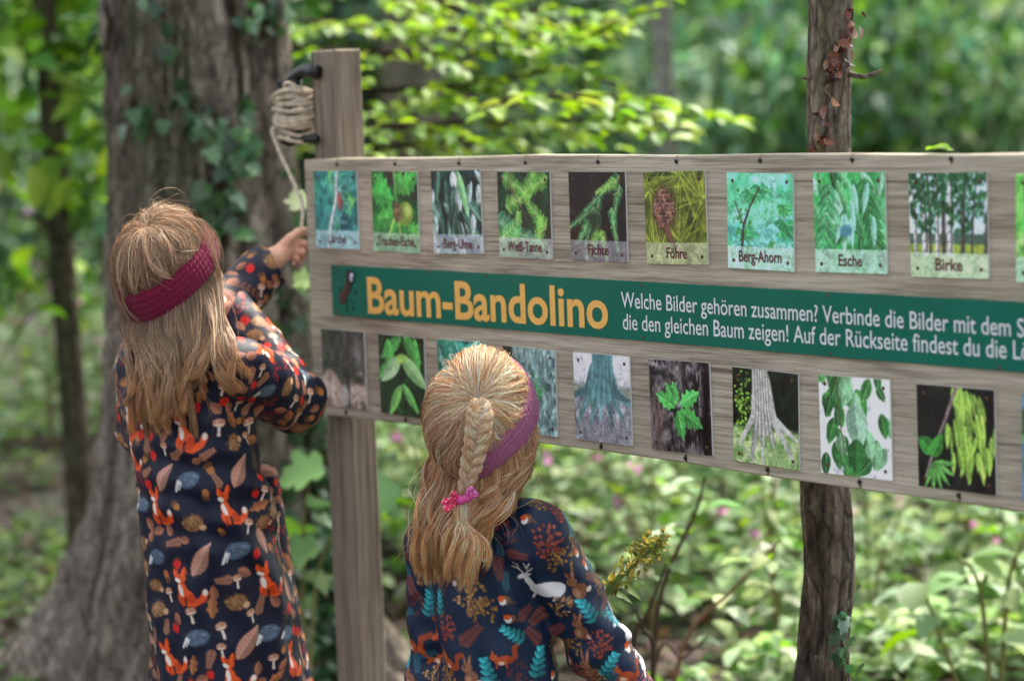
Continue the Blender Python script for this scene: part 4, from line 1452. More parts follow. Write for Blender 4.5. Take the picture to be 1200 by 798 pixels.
# the plank with slots for the string cut in its upper and lower edges
T_TOP, T_BOT, S_L, S_R = -0.0695, -0.5035, -0.0315, 1.93
COLS = [0.0, .168, .335, .502, .673, .842, 1.0085, 1.175, 1.342, 1.511, 1.68]
TW = 0.1264
slot_t = [board_st(px, 186)[0] for px in (395, 463, 538, 616, 701, 793, 891, 999, 1115)] + [1.575, 1.745]
slot_b = [board_st(px, py)[0] for px, py in ((406, 487), (476, 496), (556, 505), (628, 511), (705, 530), (804, 541), (900, 553), (1008, 571), (1124, 583))] + [1.575, 1.745]


def edge_profile(slots, depth, w_):
    pr = [(S_L, 0.0)]
    for s in slots:
        pr += [(s - w_, 0.0), (s - w_, depth), (s + w_, depth), (s + w_, 0.0)]
    return pr + [(S_R, 0.0)]


def wob(s): return 0.0022 * math.sin(s * 3.1) + 0.0012 * math.sin(s * 11.3 + 1)


mb = MB()
up_ = [(s, T_TOP + wob(s) - 0.001 - d) for s, d in edge_profile(slot_t, 0.011, 0.0023)]
lo_ = [(s, T_BOT - 0.0025 * s + wob(s + 2) + d) for s, d in edge_profile(slot_b, 0.011, 0.0026)]
TH, CH = 0.03, 0.002
n_ = len(up_)
assert len(lo_) == n_
us, ut = np.array(up_).T
ls, lt_ = np.array(lo_).T
front = [np.concatenate([B(us, ut - CH * 0, 0 - CH), B(us, ut - CH, 0)]), np.concatenate([B(ls, lt_, -CH), B(ls, lt_ + CH, 0)])]
# strips between upper and lower outline; intermediate rows carry a slight waviness of the sawn face
rows = []
K = 8
for k in range(K + 1):
    a = k / K
    ss = us * (1 - a) + ls * a
    tt = (ut - CH) * (1 - a) + (lt_ + CH) * a
    rows.append(B(ss, tt, 0.0))
face = np.stack(rows)                                   # (K+1, n, 3)
back = np.stack([B(us, ut, -TH), B(ls, lt_, -TH)])
v = np.concatenate([face.reshape(-1, 3), B(us, ut, -CH), B(ls, lt_, -CH), back.reshape(-1, 3)])
i0, iu, il, ib = 0, (K + 1) * n_, (K + 2) * n_, (K + 3) * n_
j = np.arange(n_ - 1)
fs = []
for k in range(K):
    fs.append(np.stack([k * n_ + j, (k + 1) * n_ + j, (k + 1) * n_ + j + 1, k * n_ + j + 1], -1))
fs.append(np.stack([iu + j, i0 + j, i0 + j + 1, iu + j + 1], -1))
fs.append(np.stack([ib + j, iu + j, iu + j + 1, ib + j + 1], -1))
e0 = K * n_
fs.append(np.stack([e0 + j, il + j, il + j + 1, e0 + j + 1], -1))
fs.append(np.stack([il + j, ib + n_ + j, ib + n_ + j + 1, il + j + 1], -1))
fs.append(np.stack([ib + n_ + j, ib + j, ib + j + 1, ib + n_ + j + 1], -1))
endL = [iu, ib, ib + n_, il] + [k * n_ for k in range(K, -1, -1)]
endR = [x + n_ - 1 for x in endL][::-1]
mb.v.append(v); mb.n = len(v); mb.c.append(np.ones((len(v), 3)))
mb.f = [np.concatenate(fs).astype(np.int32), np.array([endL], np.int32), np.array([endR], np.int32)]
plank = sub_of(mb.build('plank', M_BOARD, sign, smooth=False, colors=False), sign)

# uprights behind the plank
def upright(px_left, s_c, z_top):
    m_ = MB()
    hw, hd = 0.0375, 0.027
    c = B(s_c, 0, -TH - 0.002 - hd)
    c[2] = (z_top - 0.4) / 2
    m_.box(c, [BS, BN, ZU], [hw, hd, (z_top + 0.4) / 2], bev=0.003)
    return m_.build('post', M_POST, sign, smooth=False, colors=False)


sL = board_st(363.5, 70, -TH - 0.002)[0]
zt = P(390, 58, 4.1)[2]
upright(0, sL + 0.0375, zt)
upright(0, 1.80, zt - 0.03)

# nails in the slots
for grp, tt in ((slot_t, T_TOP - 0.009), (slot_b, T_BOT + 0.009)):
    for s in grp:
        q = MB()
        tb = tt - (0.0025 * s if tt < -0.3 else 0)
        q.tube([B(s, tb, 0.001), B(s, tb, -0.03)], 0.0019, 8)
        q.tube([B(s, tb, 0.0005), B(s, tb, 0.0022)], 0.0032, 8)
        q.build('nail', M_DARKMETAL, sign, colors=False)

# picture tiles
PR = [('top', print_larch, 'Lärche', 'larch twig with red cone'), ('top', print_oak, 'Trauben-Eiche', 'acorn among lobed green leaves'), ('top', print_elm, 'Berg-Ulme', 'long grey green leaves'),
      ('top', print_fir, 'Weiß-Tanne', 'light green fir twigs'), ('top', print_spruce, 'Fichte', 'spruce twig on black'), ('top', print_pine, 'Föhre', 'brown cone among yellow green needles'),
      ('top', print_sycamore, 'Berg-Ahorn', 'pale mint maple leaves'), ('top', print_ash, 'Esche', 'feathered green leaves'), ('top', print_birch, 'Birke', 'white birch trunks on a meadow'), ('top', print_lime, 'Linde', 'bright green leaves'), ('top', print_elm, None, 'grey leaves'),
      ('bot', print_trunk, None, 'dark trunk in a brown wood'), ('bot', print_chestnut, None, 'broad pointed green leaves'), ('bot', print_needles, None, 'teal needles'),
      ('bot', print_bark, None, 'grey green cracked bark'), ('bot', print_roots, None, 'teal tree base with spreading roots'), ('bot', print_sprout, None, 'green sprout on dark bark'),
      ('bot', print_flare, None, 'pale tree base on grass'), ('bot', print_birch_leaf, None, 'hanging leaves against white'), ('bot', print_ash_keys, None, 'hanging bunch of lime seeds on black'), ('bot', print_sky, None, 'leaves against blue'), ('bot', print_bark, None, 'grey bark')]
NG = 140
gx, gy = np.meshgrid(np.arange(NG), np.arange(NG), indexing='xy')
gi = (gy[:-1, :-1] * NG + gx[:-1, :-1]).ravel()
GQ = np.stack([gi, gi + 1, gi + NG + 1, gi + NG], -1)


def screw(parent, s, t, o, r=0.0026):
    q = MB()
    th = np.linspace(0, 2 * np.pi, 12, endpoint=False)
    ring = [B(s, t, o + 0.0012)[None]]
    for (rr, oo) in ((0.55, 0.0011), (1.0, 0.0004), (1.05, -0.0006)):
        ring.append(B(s + r * rr * np.cos(th), t + r * rr * np.sin(th), o + oo))
    v_ = np.concatenate(ring)
    k = np.arange(12)
    f3 = np.stack([np.zeros(12, int), 1 + k, 1 + (k + 1) % 12], -1)
    f4 = np.concatenate([np.stack([1 + a * 12 + k, 1 + (a + 1) * 12 + k, 1 + (a + 1) * 12 + (k + 1) % 12, 1 + a * 12 + (k + 1) % 12], -1) for a in (0, 1)])
    q.add(v_, [f3, f4])
    return q.build('screw', M_RUST, parent, colors=False)


for idx, (row, fn, name, desc) in enumerate(PR):
    ci = idx if idx < 11 else idx - 11
    s0 = COLS[ci]
    if row == 'top':
        t1 = -0.0895 - 0.00085 * ci
    else:
        t1 = -0.3565 - 0.0007 * ci
        s0 += (0.002, 0.001, -0.001, -0.002, -0.003, -0.002, 0.0005, 0.0015, 0.006, 0.004, 0.0)[ci]
    t0 = t1 - 0.130
    c = Canvas(NG, (60, 120, 60), seed=idx + 3)
    fn(c)
    if row == 'top':
        strip_c = {3: (178, 190, 178), 4: (150, 150, 156), 5: (172, 178, 150), 0: (176, 205, 215), 1: (158, 185, 160), 2: (165, 176, 186)}.get(ci, (190, 220, 205))
        c.strip(0.235, strip_c, 0.7)
    qn = np.stack([c.X, c.Y, 0 * c.X + idx], -1)
    img = np.clip(c.img * (1 + .20 * fbm(qn * 13, idx)[..., None] + .22 * fbm(qn * 44, idx + 50)[..., None]) * 1.08, 0, 255)
    img = np.clip((img - 100) * 1.15 + 104, 0, 255)
    img = np.clip(.16 * img.mean(-1, keepdims=True) + .84 * img, 0, 255)
    # light speckle of the printed, weathered sheet
    img = img * (1 + 0.035 * c.r.normal(size=(NG, NG, 1)))
    cols = lin(np.clip(img, 0, 255) / 255.0)
    q = MB()
    u = np.linspace(0, 1, NG)
    uu, vv = np.meshgrid(u, u, indexing='xy')
    tilt = 0.0022 * math.sin(idx * 2.3)
    o_ = 0.0036
    ss_ = s0 + uu * TW + tilt * vv
    tt_ = t0 + vv * 0.130 - tilt * uu
    fv = B(ss_, tt_, o_).reshape(-1, 3)
    q.add(fv, GQ, cols.reshape(-1, 3))
    rim = np.concatenate([np.arange(NG), np.arange(1, NG) * NG + NG - 1, (NG - 1) * NG + np.arange(NG - 2, -1, -1), np.arange(NG - 2, 0, -1) * NG])
    rv = fv[rim]
    bv = rv - BN * (o_ - 0.0004)
    m_ = len(rim)
    k = np.arange(m_)
    q.add(np.concatenate([rv, bv]), np.stack([(k + 1) % m_, k, m_ + k, m_ + (k + 1) % m_], -1), rgb(214, 216, 214))
    tile = sub_of(tag(q.build('picture_tile', M_PRINT, sign, smooth=False), 'picture tile showing ' + desc), sign)
    for a in (0.09, 0.91):
        for b_ in (0.085, 0.915):
            screw(tile, s0 + a * TW + tilt * b_, t0 + b_ * 0.130 - tilt * a, o_)
    if name:
        tv, tf = text2d(name, 0.018)
        wd = tv[:, 0].max() - tv[:, 0].min()
        hgt = 0.0215
        wm = {'Trauben-Eiche': 0.1, 'Berg-Ahorn': 0.082, 'Weiß-Tanne': 0.082, 'Berg-Ulme': 0.074, 'Fichte': 0.046, 'Föhre': 0.042, 'Esche': 0.042, 'Birke': 0.044, 'Lärche': 0.052, 'Linde': 0.044}[name]
        x = (tv[:, 0] - tv[:, 0].min()) / wd * wm + s0 + TW / 2 - wm / 2
        y = tv[:, 1] * hgt + t0 + 0.0095
        mesh('lettering', B(x, y, o_ + 0.0006), tf, M_MAROON, tile, smooth=False)

# green title panel
h0s, h0t = board_st(389.9, 310.4)
h1s, h1t = board_st(392.4, 369.1)
hb_s, hb_t = board_st(1199.5, 436.0)
ht_s, ht_t = board_st(1199.5, 354.2)
HL = (h0s + h1s) / 2
HR = 1.87
tTop = lambda s: h0t + (ht_t - h0t) * (s - HL) / (ht_s - HL)
tBot = lambda s: h1t + (hb_t - h1t) * (s - HL) / (hb_s - HL)
q = MB()
ss_ = np.linspace(HL, HR, 40)
O_ = 0.004
grid = np.stack([B(ss_, tTop(ss_), O_), B(ss_, tBot(ss_), O_), B(ss_, tTop(ss_), 0.0005), B(ss_, tBot(ss_), 0.0005)])
k = np.arange(39)
g = lambda r, i: r * 40 + i
q.add(grid.reshape(-1, 3), np.concatenate([np.stack([g(0, k), g(1, k), g(1, k + 1), g(0, k + 1)], -1), np.stack([g(2, k), g(0, k), g(0, k + 1), g(2, k + 1)], -1), np.stack([g(1, k), g(3, k), g(3, k + 1), g(1, k + 1)], -1),
      np.array([[g(0, 0), g(2, 0), g(3, 0), g(1, 0)], [g(0, 39), g(1, 39), g(3, 39), g(2, 39)]])]))
header = sub_of(tag(q.build('title_panel', M_HEADER, sign, smooth=False, colors=False), 'long green title panel with ochre and white writing'), sign)


def header_text(txt, ref, pa, pb, cap_top, mat, bold):
    """txt whose part ref runs from pixel pa to pixel pb (both on the baseline)"""
    a, b_ = np.array(board_st(*pa, O_)), np.array(board_st(*pb, O_))
    rv, _ = text2d(ref, bold)
    tv, tf = text2d(txt, bold)
    sx = (b_[0] - a[0]) / (rv[:, 0].max() - rv[:, 0].min())
    cv, _ = text2d(txt[0], bold)
    hy = (board_st(pa[0], cap_top, O_)[1] - a[1]) / cv[:, 1].max()
    x = (tv[:, 0] - tv[:, 0].min()) * sx
    y = tv[:, 1] * hy
    slope = (b_[1] - a[1]) / (b_[0] - a[0])
    return mesh('lettering', B(a[0] + x, a[1] + slope * x + y, O_ + 0.0007), tf, mat, header, smooth=False)


header_text('Baum-Bandolino', 'Baum-Bandolino', (431.8, 366.0), (713.5, 384.5), 324.5, M_YELLOW, 0.022)
header_text('Welche Bilder gehören zusammen? Verbinde die Bilder mit dem Seil,', 'Welche Bilder gehören zusammen? Verbinde die Bilder mit dem', (728.5, 360.0), (1185, 394.0), 342.0, M_WHITE, 0.006)
header_text('die den gleichen Baum zeigen! Auf der Rückseite findest du die Lösung!', 'die den gleichen Baum zeigen! Auf der Rückseite findest du die', (730.5, 385.8), (1180, 420.0), 367.5, M_WHITE, 0.006)
for px, py, bot in ((393.5, 315, 0), (504, 319, 0), (569.5, 324, 0), (752.5, 334.5, 0), (970, 346.5, 0), (394.5, 365, 1), (571, 381, 1), (754, 396, 1), (973, 414.5, 1), (1171, 431, 1)):
    s, t = board_st(px, py, O_)
    screw(header, s, t, O_, 0.0024)

# ant emblem at the left end of the panel
def ell_flat(q, px, py, rx, ry, ang, col, o):
    s, t = board_st(px, py, O_)
    th = np.linspace(0, 2 * np.pi, 24, endpoint=False)
    x, y = rx * np.cos(th), ry * np.sin(th)
    ca, sa = math.cos(ang), math.sin(ang)
    v_ = np.concatenate([B(s, t, o + 0.0002)[None], B(s + x * ca - y * sa, t + x * sa + y * ca, o)])
    k_ = np.arange(24)
    q.add(v_, np.stack([np.zeros(24, int), 1 + k_, 1 + (k_ + 1) % 24], -1), col)


q = MB()
for pts in (((401, 347), (397.5, 350), (399, 354)), ((412, 338), (417, 340), (416, 346)), ((404, 352), (408, 358), (406, 365)), ((409, 350), (414, 356), (413.5, 364)), ((404, 344), (399, 341), (400, 336)), ((411, 320), (413, 316), (417, 315)), ((413, 321), (416, 319), (417, 322))):
    q.tube(spline([B(*board_st(*p_, O_), O_ + 0.0004) for p_ in pts], 8), 0.0008, 6, rgb(14, 52, 44))
ell_flat(q, 402.3, 348.5, .0105, .0115, -.5, rgb(74, 22, 22), O_ + .0012)
ell_flat(q, 407.5, 338.2, .0085, .0125, -.5, rgb(66, 16, 20), O_ + .0016)
ell_flat(q, 410.5, 325.0, .0105, .0125, .3, rgb(34, 14, 18), O_ + .0020)
ell_flat(q, 413.4, 324.6, .0052, .0075, -.2, rgb(206, 208, 228), O_ + .0025)
ell_flat(q, 414.6, 326.0, .0018, .0028, -.2, rgb(60, 50, 60), O_ + .0030)
q.build('ant_emblem', M_PRINT, header, smooth=False)

# black hook on the post that carries the string
hk = P(366, 92, 4.14)
q = MB()
hp = [P(372, 85, 4.12), P(358, 83, 4.15), P(346, 90, 4.17), P(338, 97, 4.18), P(326, 99, 4.18)]
q.tube(spline(hp, 14), np.array([.012] * 5 + [.011] * 4 + [.008] * 5), 8)
q.tube(spline([P(340, 95, 4.18), P(335, 103, 4.18), P(326, 106, 4.18)], 8), .006, 8)
q.tube(spline([P(347, 92, 4.17), P(346, 130, 4.17), P(347, 168, 4.17)], 8), .011, 10)
q.tube(spline([P(347, 166, 4.17), P(338, 168, 4.18), P(330, 164, 4.18)], 8), .006, 8)
q.tube(spline([P(347, 163, 4.17), P(360, 163, 4.14), P(372, 163, 4.12)], 6), .007, 8)
q.build('hook', M_BLACK, sign, colors=False)

# the string: a wound coil on the hook and the end that runs to the hand
cc = P(347, 137, 4.17)
turns, kk = 15, 34
th = np.linspace(0, 2 * np.pi * turns, turns * kk)
z = np.interp(th / (2 * np.pi), [0, 8, turns], [-.043, .043, -.01]) + .006 * np.sin(th * 0.93) + 0.004 * np.sin(th * 2.1)
rad = .030 + .0035 * np.sin(th * 0.37) + .004 * (th > 2 * np.pi * 8)
rx, ry = rad * 1.02, rad * .8
pts = cc + np.stack([rx * np.cos(th), ry * np.sin(th), z], -1)
HAND1 = P(351, 284, 4.06)
tail = spline([pts[0], P(322, 150, 4.16), P(325, 172, 4.15), P(340, 205, 4.12), P(352, 232, 4.09), P(355, 250, 4.07), HAND1 + np.array([0.002, 0, .012]), HAND1 + np.array([0, 0, -.008])], 60)
start = spline([P(352, 110, 4.15), P(344, 100, 4.15), P(335, 98, 4.15), P(333, 104, 4.16)], 10)
rp = thing('string', cc, 'cream string wound in a coil on the black hook beside the post', 'string')
for nm, path in (('coil', pts), ('loose_end', tail), ('loose_start', start)):
    q = MB()
    tw = 0.86 + 0.14 * np.sin(np.arange(len(path)) * 2.2)
    q.tube(path, 0.0036, 7, np.array(rgb(214, 201, 178))[None] * tw[:, None])
    q.build(nm, M_ROPE, rp)
bpy.data.objects.remove(_tmpo)
# ------------------------------------------------------------------ solid modelling: distance field on a grid, skinned with quads
def axis_pts(lo, hi, base, fine=()):
    """grid coordinates, base spacing with finer stretches (lo, hi, step)"""
    x, out = lo, []
    while x < hi:
        out.append(x)
        st_ = base
        for a, b, s in fine:
            if a - base <= x <= b: st_ = min(st_, s)
        x += st_
    return np.array(out)


class Field:
    def __init__(self, xs, ys, zs):
        self.ax = (xs, ys, zs)
        self.V = np.full((len(xs), len(ys), len(zs)), 0.2, np.float32)

    def slab(self, lo, hi):
        s = tuple(slice(max(0, np.searchsorted(a, l) - 1), np.searchsorted(a, h) + 1) for a, l, h in zip(self.ax, lo, hi))
        p = [a[q] for a, q in zip(self.ax, s)]
        return s, p[0][:, None, None], p[1][None, :, None], p[2][None, None, :]

    def put(self, s, d, k, cut=False):
        v = self.V[s]
        if cut:
            h = np.clip(0.5 - 0.5 * (v + d) / k, 0, 1)
            self.V[s] = v * (1 - h) - d * h + k * h * (1 - h)
        elif k <= 0:
            self.V[s] = np.minimum(v, d)
        else:
            h = np.clip(0.5 + 0.5 * (v - d) / k, 0, 1)
            self.V[s] = v * (1 - h) + d * h - k * h * (1 - h)

    def cap(self, a, b, ra, rb, k=0.01, flat=None, cut=False):
        a, b = np.asarray(a, float), np.asarray(b, float)
        m = max(ra, rb) * (max(1, flat[1]) if flat else 1) + 0.04
        s, x, y, z = self.slab(np.minimum(a, b) - m, np.maximum(a, b) + m)
        qx, qy, qz = x - a[0], y - a[1], z - a[2]
        ba = b - a
        if flat:
            n, f = unit(flat[0]), 1 / flat[1] - 1
            dn = qx * n[0] + qy * n[1] + qz * n[2]
            qx, qy, qz = qx + f * dn * n[0], qy + f * dn * n[1], qz + f * dn * n[2]
            ba = ba + f * (ba @ n) * n
        t = np.clip((qx * ba[0] + qy * ba[1] + qz * ba[2]) / (ba @ ba + 1e-12), 0, 1)
        d = np.sqrt((qx - t * ba[0]) ** 2 + (qy - t * ba[1]) ** 2 + (qz - t * ba[2]) ** 2) - (ra + (rb - ra) * t)
        if flat and flat[1] < 1: d = d * flat[1] ** .5
        self.put(s, d, k, cut)

    def chain(self, pts, rad, k=0.01):
        for i in range(len(pts) - 1): self.cap(pts[i], pts[i + 1], rad[i], rad[i + 1], k)

    def ell(self, c, axes, r, k=0.01, cut=False):
        r = np.asarray(r, float)
        c = np.asarray(c, float)
        m = max(r) + 0.04
        s, x, y, z = self.slab(c - m, c + m)
        q = [((x - c[0]) * a[0] + (y - c[1]) * a[1] + (z - c[2]) * a[2]) for a in axes]
        n1 = np.sqrt(sum((u / w_) ** 2 for u, w_ in zip(q, r)))
        n2 = np.sqrt(sum((u / w_ ** 2) ** 2 for u, w_ in zip(q, r))) + 1e-6
        self.put(s, n1 * (n1 - 1) / n2, k, cut)

    def stack(self, cs, fd, rd, k=0.02):
        """elliptic tube through rows (point, half width, half depth) ordered from top to bottom"""
        zs = np.array([c[0][2] for c in cs])[::-1]
        px_, py_, aa, bb = [np.array(v)[::-1] for v in ([c[0][0] for c in cs], [c[0][1] for c in cs], [c[1] for c in cs], [c[2] for c in cs])]
        m = max(aa.max(), bb.max()) + .05
        s, x, y, z = self.slab((px_.min() - m, py_.min() - m, zs[0]), (px_.max() + m, py_.max() + m, zs[-1]))
        zz = z.ravel()
        X0, Y0, A, Bq = [np.interp(zz, zs, v)[None, None, :] for v in (px_, py_, aa, bb)]
        u = ((x - X0) * rd[0] + (y - Y0) * rd[1]) / A
        v = ((x - X0) * fd[0] + (y - Y0) * fd[1]) / Bq
        d = (np.sqrt(u * u + v * v) - 1) * np.minimum(A, Bq)
        d = np.maximum(d, np.maximum(z - zs[-1] + .002, zs[0] + .002 - z))
        self.put(s, d, k)

    def at(self, p):
        ix = []
        for a, q in zip(self.ax, np.asarray(p).T):
            i = np.clip(np.searchsorted(a, q) - 1, 0, len(a) - 2)
            ix.append((i, np.clip((q - a[i]) / (a[i + 1] - a[i]), 0, 1)))
        r = 0
        for dx in (0, 1):
            for dy in (0, 1):
                for dz in (0, 1):
                    wgt = 1
                    for (i, f), d_ in zip(ix, (dx, dy, dz)): wgt = wgt * (f if d_ else 1 - f)
                    r = r + wgt * self.V[ix[0][0] + dx, ix[1][0] + dy, ix[2][0] + dz]
        return r

    def grad(self, p, e=0.004):
        return unit(np.stack([self.at(p + e * np.eye(3)[i]) - self.at(p - e * np.eye(3)[i]) for i in range(3)], -1))

    def skin(self):
        V = self.V
        ins = V < 0
        nx, ny, nz = V.shape
        acc = np.zeros((nx - 1, ny - 1, nz - 1, 3), np.float32)
        cnt = np.zeros((nx - 1, ny - 1, nz - 1), np.float32)
        xs, ys, zs = self.ax
        c8 = sum(ins[dx:nx - 1 + dx, dy:ny - 1 + dy, dz:nz - 1 + dz].astype(np.int8) for dx in (0, 1) for dy in (0, 1) for dz in (0, 1))
        I, J, K = np.nonzero((c8 > 0) & (c8 < 8))
        pos = np.zeros((len(I), 3))
        num = np.zeros(len(I))
        for axn in range(3):
            for a in (0, 1):
                for b in (0, 1):
                    o0 = [0, 0, 0]
                    o1 = [0, 0, 0]
                    oth = [q for q in range(3) if q != axn]
                    o0[oth[0]] = o1[oth[0]] = a
                    o0[oth[1]] = o1[oth[1]] = b
                    o1[axn] = 1
                    i0 = (I + o0[0], J + o0[1], K + o0[2])
                    i1 = (I + o1[0], J + o1[1], K + o1[2])
                    v0, v1 = V[i0], V[i1]
                    m = (v0 < 0) != (v1 < 0)
                    t = np.where(m, v0 / np.where(m, v0 - v1, 1), 0)
                    p0 = np.stack([xs[i0[0]], ys[i0[1]], zs[i0[2]]], -1)
                    p1 = np.stack([xs[i1[0]], ys[i1[1]], zs[i1[2]]], -1)
                    pos += np.where(m[:, None], p0 + (p1 - p0) * t[:, None], 0)
                    num += m
        pos /= num[:, None]
        idm = np.full((nx - 1, ny - 1, nz - 1), -1, np.int32)
        idm[I, J, K] = np.arange(len(I))
        faces = []
        for axn in range(3):
            sl0 = [slice(1, -1)] * 3
            sl1 = [slice(1, -1)] * 3
            sl0[axn] = slice(0, -1)
            sl1[axn] = slice(1, None)
            A_, B_ = ins[tuple(sl0)], ins[tuple(sl1)]
            e = np.argwhere(A_ != B_)
            flip = A_[tuple(e.T)]
            e = e + np.array([0 if q == axn else 1 for q in range(3)])
            u, v = [(1, 2), (2, 0), (0, 1)][axn]
            du, dv = np.eye(3, dtype=int)[u], np.eye(3, dtype=int)[v]
            q4 = [idm[tuple((e - a * du - b * dv).T)] for a, b in ((1, 1), (0, 1), (0, 0), (1, 0))]
            f = np.stack(q4, -1)
            f = np.where(flip[:, None], f, f[:, ::-1])
            faces.append(f[(f >= 0).all(1)])
        return pos, np.concatenate(faces)


def subdivide(v, f, levels):
    me = bpy.data.meshes.new('tmp')
    me.from_pydata(v.tolist(), [], f.tolist())
    o = bpy.data.objects.new('tmp', me)
    COL.objects.link(o)
    m = o.modifiers.new('s', 'SUBSURF')
    m.levels = m.render_levels = levels
    dg = bpy.context.evaluated_depsgraph_get()
    e = o.evaluated_get(dg).to_mesh()
    vv = np.zeros(len(e.vertices) * 3)
    e.vertices.foreach_get('co', vv)
    nn = np.zeros(len(e.vertices) * 3)
    e.vertices.foreach_get('normal', nn)
    ff = np.zeros(len(e.loops), np.int32)
    e.loops.foreach_get('vertex_index', ff)
    o.evaluated_get(dg).to_mesh_clear()
    bpy.data.objects.remove(o)
    bpy.data.meshes.remove(me)
    return vv.reshape(-1, 3), ff.reshape(-1, 4), nn.reshape(-1, 3)


def project(v):
    q = np.asarray(v) - CAM
    d = q @ FWD
    return 600 + FPX * (q @ RGT) / d, 399 - FPX * (q @ UPV) / d, d


# ------------------------------------------------------------------ materials of the two girls
M_SKIN = principled('skin', attr=True, rough=0.5, bump=0.15, scale=300, var=0.06, spec=0.4)
for _n in M_SKIN.node_tree.nodes:
    if _n.type == 'BSDF_PRINCIPLED':
        _n.inputs['Subsurface Weight'].default_value = 0.25
        _n.inputs['Subsurface Radius'].default_value = (0.012, 0.005, 0.003)
        _n.inputs['Subsurface Scale'].default_value = 0.5
M_JERSEY = principled('printed_jersey', attr=True, rough=0.5, bump=0.25, scale=700, var=0.05, spec=0.3)
M_KNIT_R = principled('burgundy_knit', rgb(112, 20, 54), rough=0.9, bump=0.5, scale=500, var=0.25, spec=0.2, sheen=0.12)
M_KNIT_M = principled('mauve_knit', rgb(164, 98, 136), rough=0.9, bump=0.5, scale=500, var=0.2, spec=0.2, sheen=0.12)
M_SHOE = principled('shoe', rgb(60, 48, 44), rough=0.6, var=0.2)
M_TIE = principled('pink_ribbon', attr=True, rough=0.5, var=0.1, scale=200)
M_HAIR, _t = new_mat('hair_strands')
_o = N(_t, 'ShaderNodeOutputMaterial')
_a = N(_t, 'ShaderNodeAttribute', _attribute_name='Col')
_b = N(_t, 'ShaderNodeBsdfPrincipled', Roughness=0.38)
_b.inputs['Specular IOR Level'].default_value = 0.45
_tr = N(_t, 'ShaderNodeBsdfTranslucent')
_m = N(_t, 'ShaderNodeMixShader', Fac=0.40)
_t.links.new(_a.outputs['Color'], _b.inputs['Base Color'])
_t.links.new(_a.outputs['Color'], _tr.inputs['Color'])
_t.links.new(_b.outputs[0], _m.inputs[1])
_t.links.new(_tr.outputs[0], _m.inputs[2])
_t.links.new(_m.outputs[0], _o.inputs[0])


# ------------------------------------------------------------------ fabric prints: small motifs laid on the cloth
def motif(n, fn, seed=0):
    c = Canvas(n, (0, 0, 0), seed=seed)
    fn(c)
    return lin(np.clip(c.img, 0, 255) / 255.0), c.A


def m_fox(c):
    o, o2, w_ = (226, 84, 28), (196, 62, 20), (238, 226, 216)
    c.line([(.42, .12), (.62, .08), (.82, .16), (.9, .3)], .07, .085, o)
    c.ell(.9, .32, .06, .09, -.3, w_)
    c.ell(.42, .25, .22, .2, .2, o)
    c.ell(.38, .42, .13, .22, .1, o)
    c.ell(.56, .2, .12, .12, 0, o2)
    c.ell(.33, .43, .06, .16, .1, w_)
    c.ell(.36, .72, .14, .11, 0, o)
    c.leaf(.28, .74, .24, .07, 1.9, o)
    c.leaf(.44, .76, .24, .07, 1.35, o)
    c.ell(.28, .68, .09, .05, -.5, w_)
    c.ell(.21, .66, .02, .02, 0, (30, 24, 24))
    c.ell(.34, .75, .016, .02, 0, (30, 24, 24))
    c.seg(.32, .25, .3, .07, .035, .03, o2)
    c.seg(.42, .22, .42, .06, .035, .03, (70, 36, 30))


def m_badger(c):
    c.ell(.56, .5, .36, .24, .05, (74, 92, 116))
    for i in range(60):
        x, y = .58 + c.r.normal() * .15, .52 + c.r.normal() * .09
        c.seg(x, y, x + .1, y - .02 + c.r.normal() * .03, .008, .004, np.array((128, 146, 168)) * c.r.uniform(.55, 1.1))
    c.ell(.2, .42, .14, .1, .7, (40, 46, 60))
    c.seg(.1, .3, .26, .52, .035, .045, (226, 226, 226))
    c.seg(.2, .3, .32, .48, .02, .03, (214, 214, 216))


def m_hedgehog(c):
    c.ell(.52, .48, .34, .26, .2, (122, 84, 56))
    for i in range(110):
        x, y = .52 + c.r.normal() * .15, .5 + c.r.normal() * .11
        c.seg(x, y, x - .06, y + .05, .008, .004, np.array((196, 150, 100)) * c.r.uniform(.5, 1.15))
    c.ell(.82, .36, .12, .09, .3, (208, 166, 128))
    c.ell(.93, .36, .02, .02, 0, (30, 24, 24))


def m_leafbig(col):
    def f(c): c.leaf(.04, .5, .92, .2, 0, col, (238, 214, 196), 0.05)
    return f


def m_oakleaf(c): c.leaf(.04, .5, .92, .24, 0, (168, 106, 66), (120, 70, 44), lobes=3)


def m_fern(col):
    def f(c):
        c.seg(.05, .5, .95, .5, .016, .01, col)
        for k in range(8):
            for s in (-1, 1): c.leaf(.12 + k * .1, .5, .3 - .02 * k, .045, s * .95, col)
    return f


def m_mushroom(c):
    c.seg(.5, .1, .52, .6, .08, .06, (226, 208, 196))
    c.ell(.52, .66, .3, .2, 0, (186, 132, 104))
    c.ell(.52, .56, .26, .06, 0, (226, 200, 184))
    c.ell(.42, .72, .05, .04, 0, (226, 200, 180))


def m_strawberry(c):
    c.ell(.5, .42, .3, .3, 0, (214, 40, 34))
    c.ell(.5, .3, .2, .26, 0, (206, 34, 30))
    for k in range(5): c.leaf(.5, .68, .26, .06, .3 + k * .6, (112, 54, 44))


def m_berries(c):
    for i in range(12): c.ell(.5 + c.r.normal() * .2, .5 + c.r.normal() * .18, .065, .065, 0, (150, 26, 40))


def m_sprig(c):
    c.line([(.1, .2), (.5, .45), (.9, .8)], .018, .012, (120, 72, 52))
    for k in range(5):
        for s in (-1, 1): c.leaf(.2 + k * .15, .27 + k * .12, .2, .06, .65 + s * .9, (110, 66, 50))


def m_smallleaf(c): c.leaf(.05, .5, .9, .3, 0, (160, 102, 78), (110, 70, 58))


